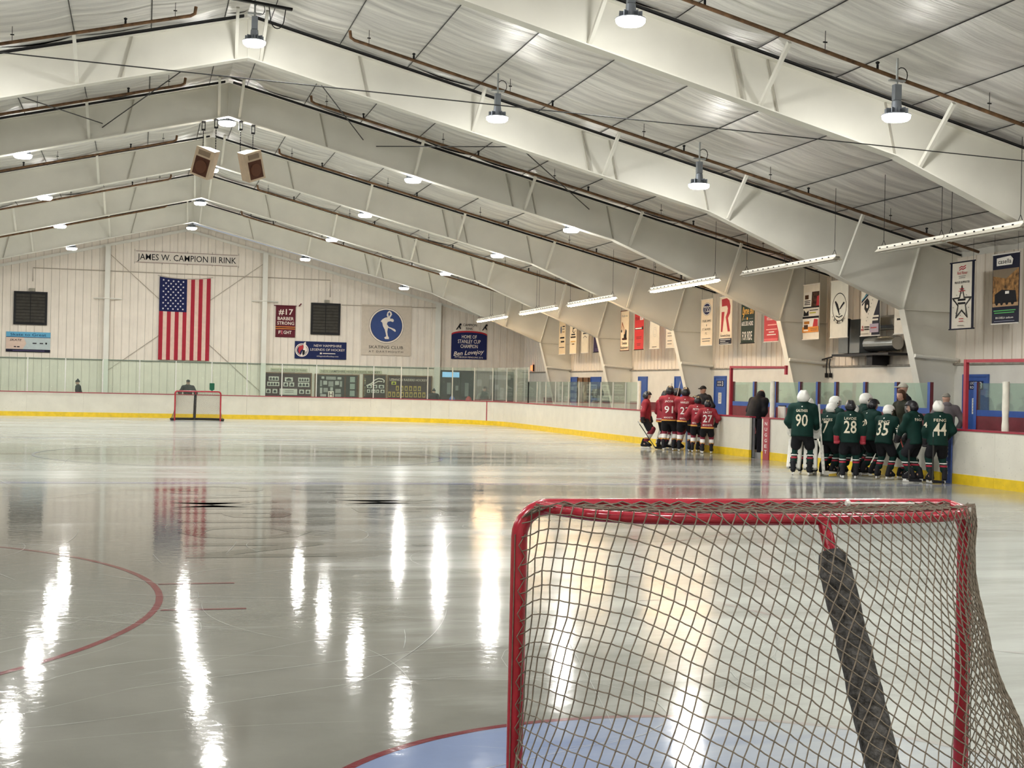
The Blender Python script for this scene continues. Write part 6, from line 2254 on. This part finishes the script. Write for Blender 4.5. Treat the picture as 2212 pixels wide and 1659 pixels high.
# ---- green team at the bench
DOWN = {-1: (-0.17, 0.02, 0.47), 1: (0.17, 0.02, 0.47)}
MIX = {-1: (-0.15, 0.10, 0.50), 1: (0.10, 0.20, 0.58)}
FRONT = {-1: (-0.06, 0.22, 0.60), 1: (0.07, 0.22, 0.60)}
HIPS = {-1: (-0.16, 0.08, 0.54), 1: (0.16, 0.08, 0.54)}
player('g', 11.06, 20.93, 34, 1.82, 'goalkeeper in dark green jersey number 90 with white mask and leg pads', '90', 'GAUTHIER', lean=0.10, hands={-1: (-0.13, 0.12, 0.52), 1: (0.15, 0.16, 0.53)}, helm='w', goalie=True, cage=True, stance=0.10)
player('g', 11.34, 21.25, 48, 1.66, 'player in green jersey number 91 with white helmet, beside the goalkeeper', '91', '', helm='w', hands=FRONT)
player('g', 11.62, 20.85, 58, 1.58, 'short player in green jersey with white helmet leaning in, right of the goalkeeper stick', '7', 'HAYES', lean=0.2, helm='w', hands=FRONT, hyaw=0.35, sleeve={1: '7'})
player('g', 11.98, 21.35, 72, 1.72, 'green player with glossy white helmet and dark visor behind number 28', '', '', helm='w', hands=FRONT, hyaw=0.3, cage=True)
player('g', 11.62, 19.95, 28, 1.64, 'player in green jersey number 28 with black helmet and red gloves', '28', 'LAVOIE', helm='b', hands=DOWN, lean=0.06, sleeve={1: '2'}, glove_mat=pm('glove_red', (0.30, 0.015, 0.03), 0.6))
player('g', 12.22, 20.98, 62, 1.54, 'small green player with white helmet tucked between two black helmets', '', '', helm='w', hands=FRONT, lean=0.2)
player('g', 12.68, 21.35, 105, 1.80, 'tall green player with white caged helmet facing the bench', '', '', helm='w', cage=True, hands=FRONT, hyaw=-0.2)
player('g', 12.52, 20.72, 80, 1.68, 'green player with black helmet turned sideways in the middle of the huddle', '8', '', helm='b', hands=FRONT, hyaw=0.2)
player('g', 12.28, 19.74, 58, 1.59, 'green player number 3 with white helmet bending toward the coach', '35', 'KING', helm='w', lean=0.30, hands=FRONT, hyaw=0.45, sleeve={1: '3'})
player('g', 12.56, 19.05, -22, 1.67, 'green player with black caged helmet leaning on a stick at the boards', '', 'FAGAN', helm='b', cage=True, hands={-1: (-0.10, 0.20, 0.55), 1: (0.02, 0.22, 0.52)}, lean=0.16, hyaw=-0.5)
player('g', 12.80, 18.62, 18, 1.67, 'green player number 4 with white helmet standing beside the blue pad', '44', 'FENG', helm='w', hands={-1: (-0.14, 0.08, 0.47), 1: (0.12, 0.12, 0.54)}, lean=0.06, sleeve={-1: '4'})
player('g', 12.72, 19.72, 85, 1.30, 'crouching green player with white gloves low behind number 3', '', '', helm='b', hands={-1: (-0.06, 0.24, 0.50), 1: (0.12, 0.24, 0.50)}, lean=0.55, crouch=0.14, glove_mat=CLOTHW)
stick((11.32, 20.72, 1.50), (11.40, 20.60, 0.03), (11.72, 20.62, 0.03), 'white goalkeeper stick held upright beside number 90', SHAFT_W, True, PADW)
stick((12.42, 19.5, 1.02), (12.62, 19.12, 0.02), (12.80, 19.02, 0.02), 'red hockey stick slanting down beside the bending player', SHAFT_R)
stick((12.42, 19.06, 1.12), (12.36, 18.92, 0.02), (12.58, 18.82, 0.02), 'black hockey stick planted by the black caged helmet player')
stick((12.66, 18.56, 1.02), (12.62, 18.50, 0.02), (12.84, 18.44, 0.02), 'black hockey stick held by player number 4 near the blue pad')
stick((11.82, 20.35, 1.0), (11.60, 20.42, 0.02), (11.40, 20.34, 0.02), 'hockey stick with yellow blade low in the green huddle', SHAFT_B, False, pm('blade_yellow', (0.62, 0.42, 0.05), 0.6))
# ---- red team at the bench
player('r', 12.03, 32.59, 118, 1.73, 'red player number 2 with black helmet standing apart, facing the bench', '', '', helm='b', hands={-1: (-0.12, 0.10, 0.47), 1: (0.17, -0.02, 0.47)}, lean=0.05, sleeve={1: '2'}, hyaw=-0.1)
player('r', 12.35, 31.54, 30, 1.90, 'tall red player number 91 with black helmet', '91', 'JACOB', helm='b', hands=FRONT, lean=0.06)
player('r', 12.60, 30.98, 28, 1.87, 'red player number 23 with black helmet in the middle of the huddle', '23', 'HARLEY', helm='b', hands=FRONT, lean=0.08)
player('r', 12.76, 30.45, 30, 1.62, 'short red player number 7 with the longest looking jersey', '7', 'PETRIE', helm='b', hands=HIPS, lean=0.04)
player('r', 12.84, 29.95, 22, 1.52, 'short red player leaning on the boards next to the open gate', '27', 'LACEY', helm='b', hands=HIPS, lean=0.08)
player('r', 12.70, 31.95, 60, 1.85, 'red player with black helmet mostly hidden behind number 91', '', '', helm='b', hands=HIPS)
player('r', 12.84, 30.86, 45, 1.64, 'red player with black helmet tucked behind number 7', '', '', helm='b', hands=HIPS, hyaw=0.3)
player('r', 12.42, 32.15, 60, 1.76, 'red goalkeeper with white pads at the edge of the red huddle', '', '', helm='b', goalie=True, cage=True, hands={-1: (-0.14, 0.16, 0.55), 1: (0.16, 0.16, 0.70)})
stick((11.72, 32.42, 0.80), (12.16, 32.10, 0.02), (12.36, 32.06, 0.02), 'black hockey stick slanting to the ice in front of red number 2')
stick((12.48, 31.75, 1.93), (12.60, 31.9, 1.0), (12.75, 31.72, 1.95), 'white goalkeeper stick raised above the red huddle', SHAFT_W, True, PADW)

# ---- coaches and spectators
def civilian(x, y, face, H, label, coat, z=0.0, hat=None, hatmat=None, hair=None, lean=0.05, hands=None, hyaw=0.0, hpitch=0.0, trousers=BLACKCLOTH, hood=False, coat_hem=0.44, group=None, bulk=1.0, tag_='person'):
    t = thing('person', label, 'person', (x, y, z), -math.radians(face), group=group)
    s = skeleton(H, 0.0, lean, 0.0, 0.06, hands or HIPS, hyaw, hpitch)
    add_body(s, t)
    f = jersey_fn(s, 0.98*bulk, coat_hem)
    part_net('jacket', f, (-0.36*H, -0.32*H, 0.30*H), (0.36*H, 0.42*H, 0.97*H), 0.0135*H, coat, t)
    def pf(P):
        pr = [(s.hip+np.array([0, 0, 0.03*H]), s.hip, 0.08*H, 0.08*H, (1, 1.25, 1))]
        for sd in (-1, 1):
            pr += [(s.hipj[sd], s.knee[sd], 0.055*H, 0.045*H), (s.knee[sd], s.ankle[sd]+np.array([0, 0, 0.0]), 0.045*H, 0.04*H)]
        return np.maximum(union(P, pr, 0.02*H), 0.03*H-P[:, 2])
    part_net('trousers', pf, (-0.22*H, -0.2*H, 0.0), (0.22*H, 0.25*H, 0.64*H), 0.017*H, trousers, t)
    for sd in (-1, 1):
        def bf(P, sd=sd):
            return np.maximum(union(P, [(s.ankle[sd]-np.array([0, 0.02*H, 0.025*H]), s.toe[sd], 0.027*H, 0.022*H)], 0.01*H), 0.002-P[:, 2])
        part_net('shoe', bf, s.ankle[sd]-np.array([0.05, 0.08, 0.06])*H, s.toe[sd]+np.array([0.05, 0.05, 0.06])*H, 0.012*H, BLACKCLOTH, t)
    if hair:
        def hf(P):
            q = hl(s, P)
            d = ell(q, (0, -0.008*H, 0.016*H), (0.054*H, 0.062*H, 0.064*H))
            d = smin(d, ell(q, (0, -0.03*H, -0.03*H), (0.046*H, 0.034*H, 0.045*H)), 0.02*H)
            return np.maximum(d, -np.maximum(0.012*H-q[:, 1], q[:, 2]-0.038*H))
        part_net('hair', hf, s.headc-0.11*H, s.headc+0.11*H, 0.009*H, hair, t)
    if hat:
        def cf(P):
            q = hl(s, P)
            k_ = 0.060 if hat == 'cap' else 0.064
            d = np.maximum(ell(q, (0, -0.002*H, 0.012*H), (0.055*H, 0.066*H, k_*H+0.006*H)), (0.022 if hat == 'cap' else 0.012)*H-q[:, 2])
            if hat == 'cap':
                d = np.minimum(d, np.maximum(ell(q, (0, 0.07*H, 0.024*H), (0.042*H, 0.040*H, 0.010*H)), -q[:, 1]))
            if hat == 'beanie':
                d = smin(d, ell(q, (0, -0.005*H, 0.088*H), (0.024*H, 0.024*H, 0.022*H)), 0.004*H)
            return d
        part_net(hat, cf, s.headc-np.array([0.1, 0.1, 0.08])*H, s.headc+np.array([0.1, 0.15, 0.13])*H, 0.0085*H, hatmat, t)
    if hood:
        def of(P):
            q = hl(s, P)
            if hood == 'up':
                return ell(q, (0, -0.018*H, -0.02*H), (0.066*H, 0.072*H, 0.080*H))
            return ell(q, (0, -0.042*H, -0.075*H), (0.064*H, 0.040*H, 0.038*H))
        part_net('hood', of, s.headc-np.array([0.12]*3)*H, s.headc+np.array([0.12]*3)*H, 0.011*H, coat, t)
    return t
ZB = 0.14
BLKCOAT = pm('black_coat', (0.010, 0.010, 0.013), 0.7, var=0.3)
OLIVE = pm('olive_coat', (0.022, 0.024, 0.014), 0.7, var=0.25)
GREYH = pm('grey_hoodie', (0.15, 0.13, 0.14), 0.85, var=0.15)
civilian(14.25, 22.2, -75, 1.86, 'coach in black jacket and pale cap behind the green bench boards', BLKCOAT, ZB, 'cap', pm('cap_pale', (0.45, 0.43, 0.36), 0.7))
civilian(14.0, 21.75, -100, 1.72, 'woman coach with brown hair in dark olive jacket talking to the green team', OLIVE, ZB, hair=pm('brown_hair', (0.07, 0.035, 0.02), 0.6), lean=0.2, hpitch=0.2)
civilian(14.2, 20.5, 20, 1.65, 'person in grey hoodie and grey cap seen from behind at the bench', GREYH, ZB, 'cap', pm('cap_grey', (0.22, 0.21, 0.18), 0.7), hood='down')
civilian(14.05, 33.0, -110, 1.75, 'red team coach in black jacket and black cap behind the boards', BLKCOAT, ZB, 'cap', BLKCOAT)
civilian(14.05, 29.6, 60, 1.78, 'person in black hooded coat bending over behind the open gate', BLKCOAT, ZB, lean=0.55, hood='up', hands={-1: (-0.08, 0.12, 0.52), 1: (0.08, 0.12, 0.52)}, bulk=1.18)
civilian(-5.1, 61.6, -80, 1.66, 'spectator in black coat and pom pom beanie behind the end glass', BLKCOAT, -0.03, 'beanie', BLKCOAT)
civilian(-0.18, 60.2, 180, 1.78, 'spectator in black jacket and cap standing behind the far goal', BLKCOAT, -0.03, 'cap', BLKCOAT, bulk=1.1)
civilian(14.6, 62.3, 190, 1.76, 'spectator in teal jacket and dark cap by the lobby window', pm('teal_jacket', (0.03, 0.085, 0.075), 0.7), -0.03, 'cap', BLKCOAT)
civilian(11.9, 62.0, 170, 1.58, 'person in black coat with pale emblem in front of the Lebanon board', BLKCOAT, -0.03, 'beanie', BLKCOAT, bulk=1.25)
# small toys of colour seen above the far boards
for x, c1, c2, lb in ((12.75, (0.08, 0.14, 0.36), CLOTHW, 'blue and white skate bag edge above the far boards'), (13.6, (0.4, 0.05, 0.05), CLOTHW, 'red and white bag edge above the far boards')):
    t = thing('sports_bag', lb, 'bag', (x, 61.5, 0.0))
    m_ = MB(); m_.box(-0.25, 0.25, -0.2, 0.2, -0.03, 0.75); m_.build('stand', BLKCOAT, t)
    m_ = MB(); m_.lathe([(0.10, 0), (0.18, 0.12), (0.15, 0.36), (0.05, 0.48)], (0, 0, 0.75), 12); m_.build('bag', pm('bagcol_%d' % int(x*10), c1, 0.6), t)
    m_ = MB(); m_.lathe([(0.181, 0.14), (0.172, 0.22)], (0, 0, 0.75), 12, caps=False); m_.build('bag_band', c2, t)
# clipboard and white board held by the bench
t = thing('coaching_board', 'white coaching board leaning beside the black hooded coat', 'board', (14.75, 29.25, 0.59))
m_ = MB(); m_.obox((0, 0, 0.38), (0.02, 0.0, 0.01), (0.0, 0.20, 0.0), (-0.01, 0.0, 0.38)); m_.build('board', CLOTHW, t)
m_ = MB(); m_.bar((0.0, -0.22, 0.77), (0.0, 0.2, 0.77), 0.03, 0.03); m_.build('clip', BLACK_METAL, t)
bpy.data.scenes.remove(TXT)
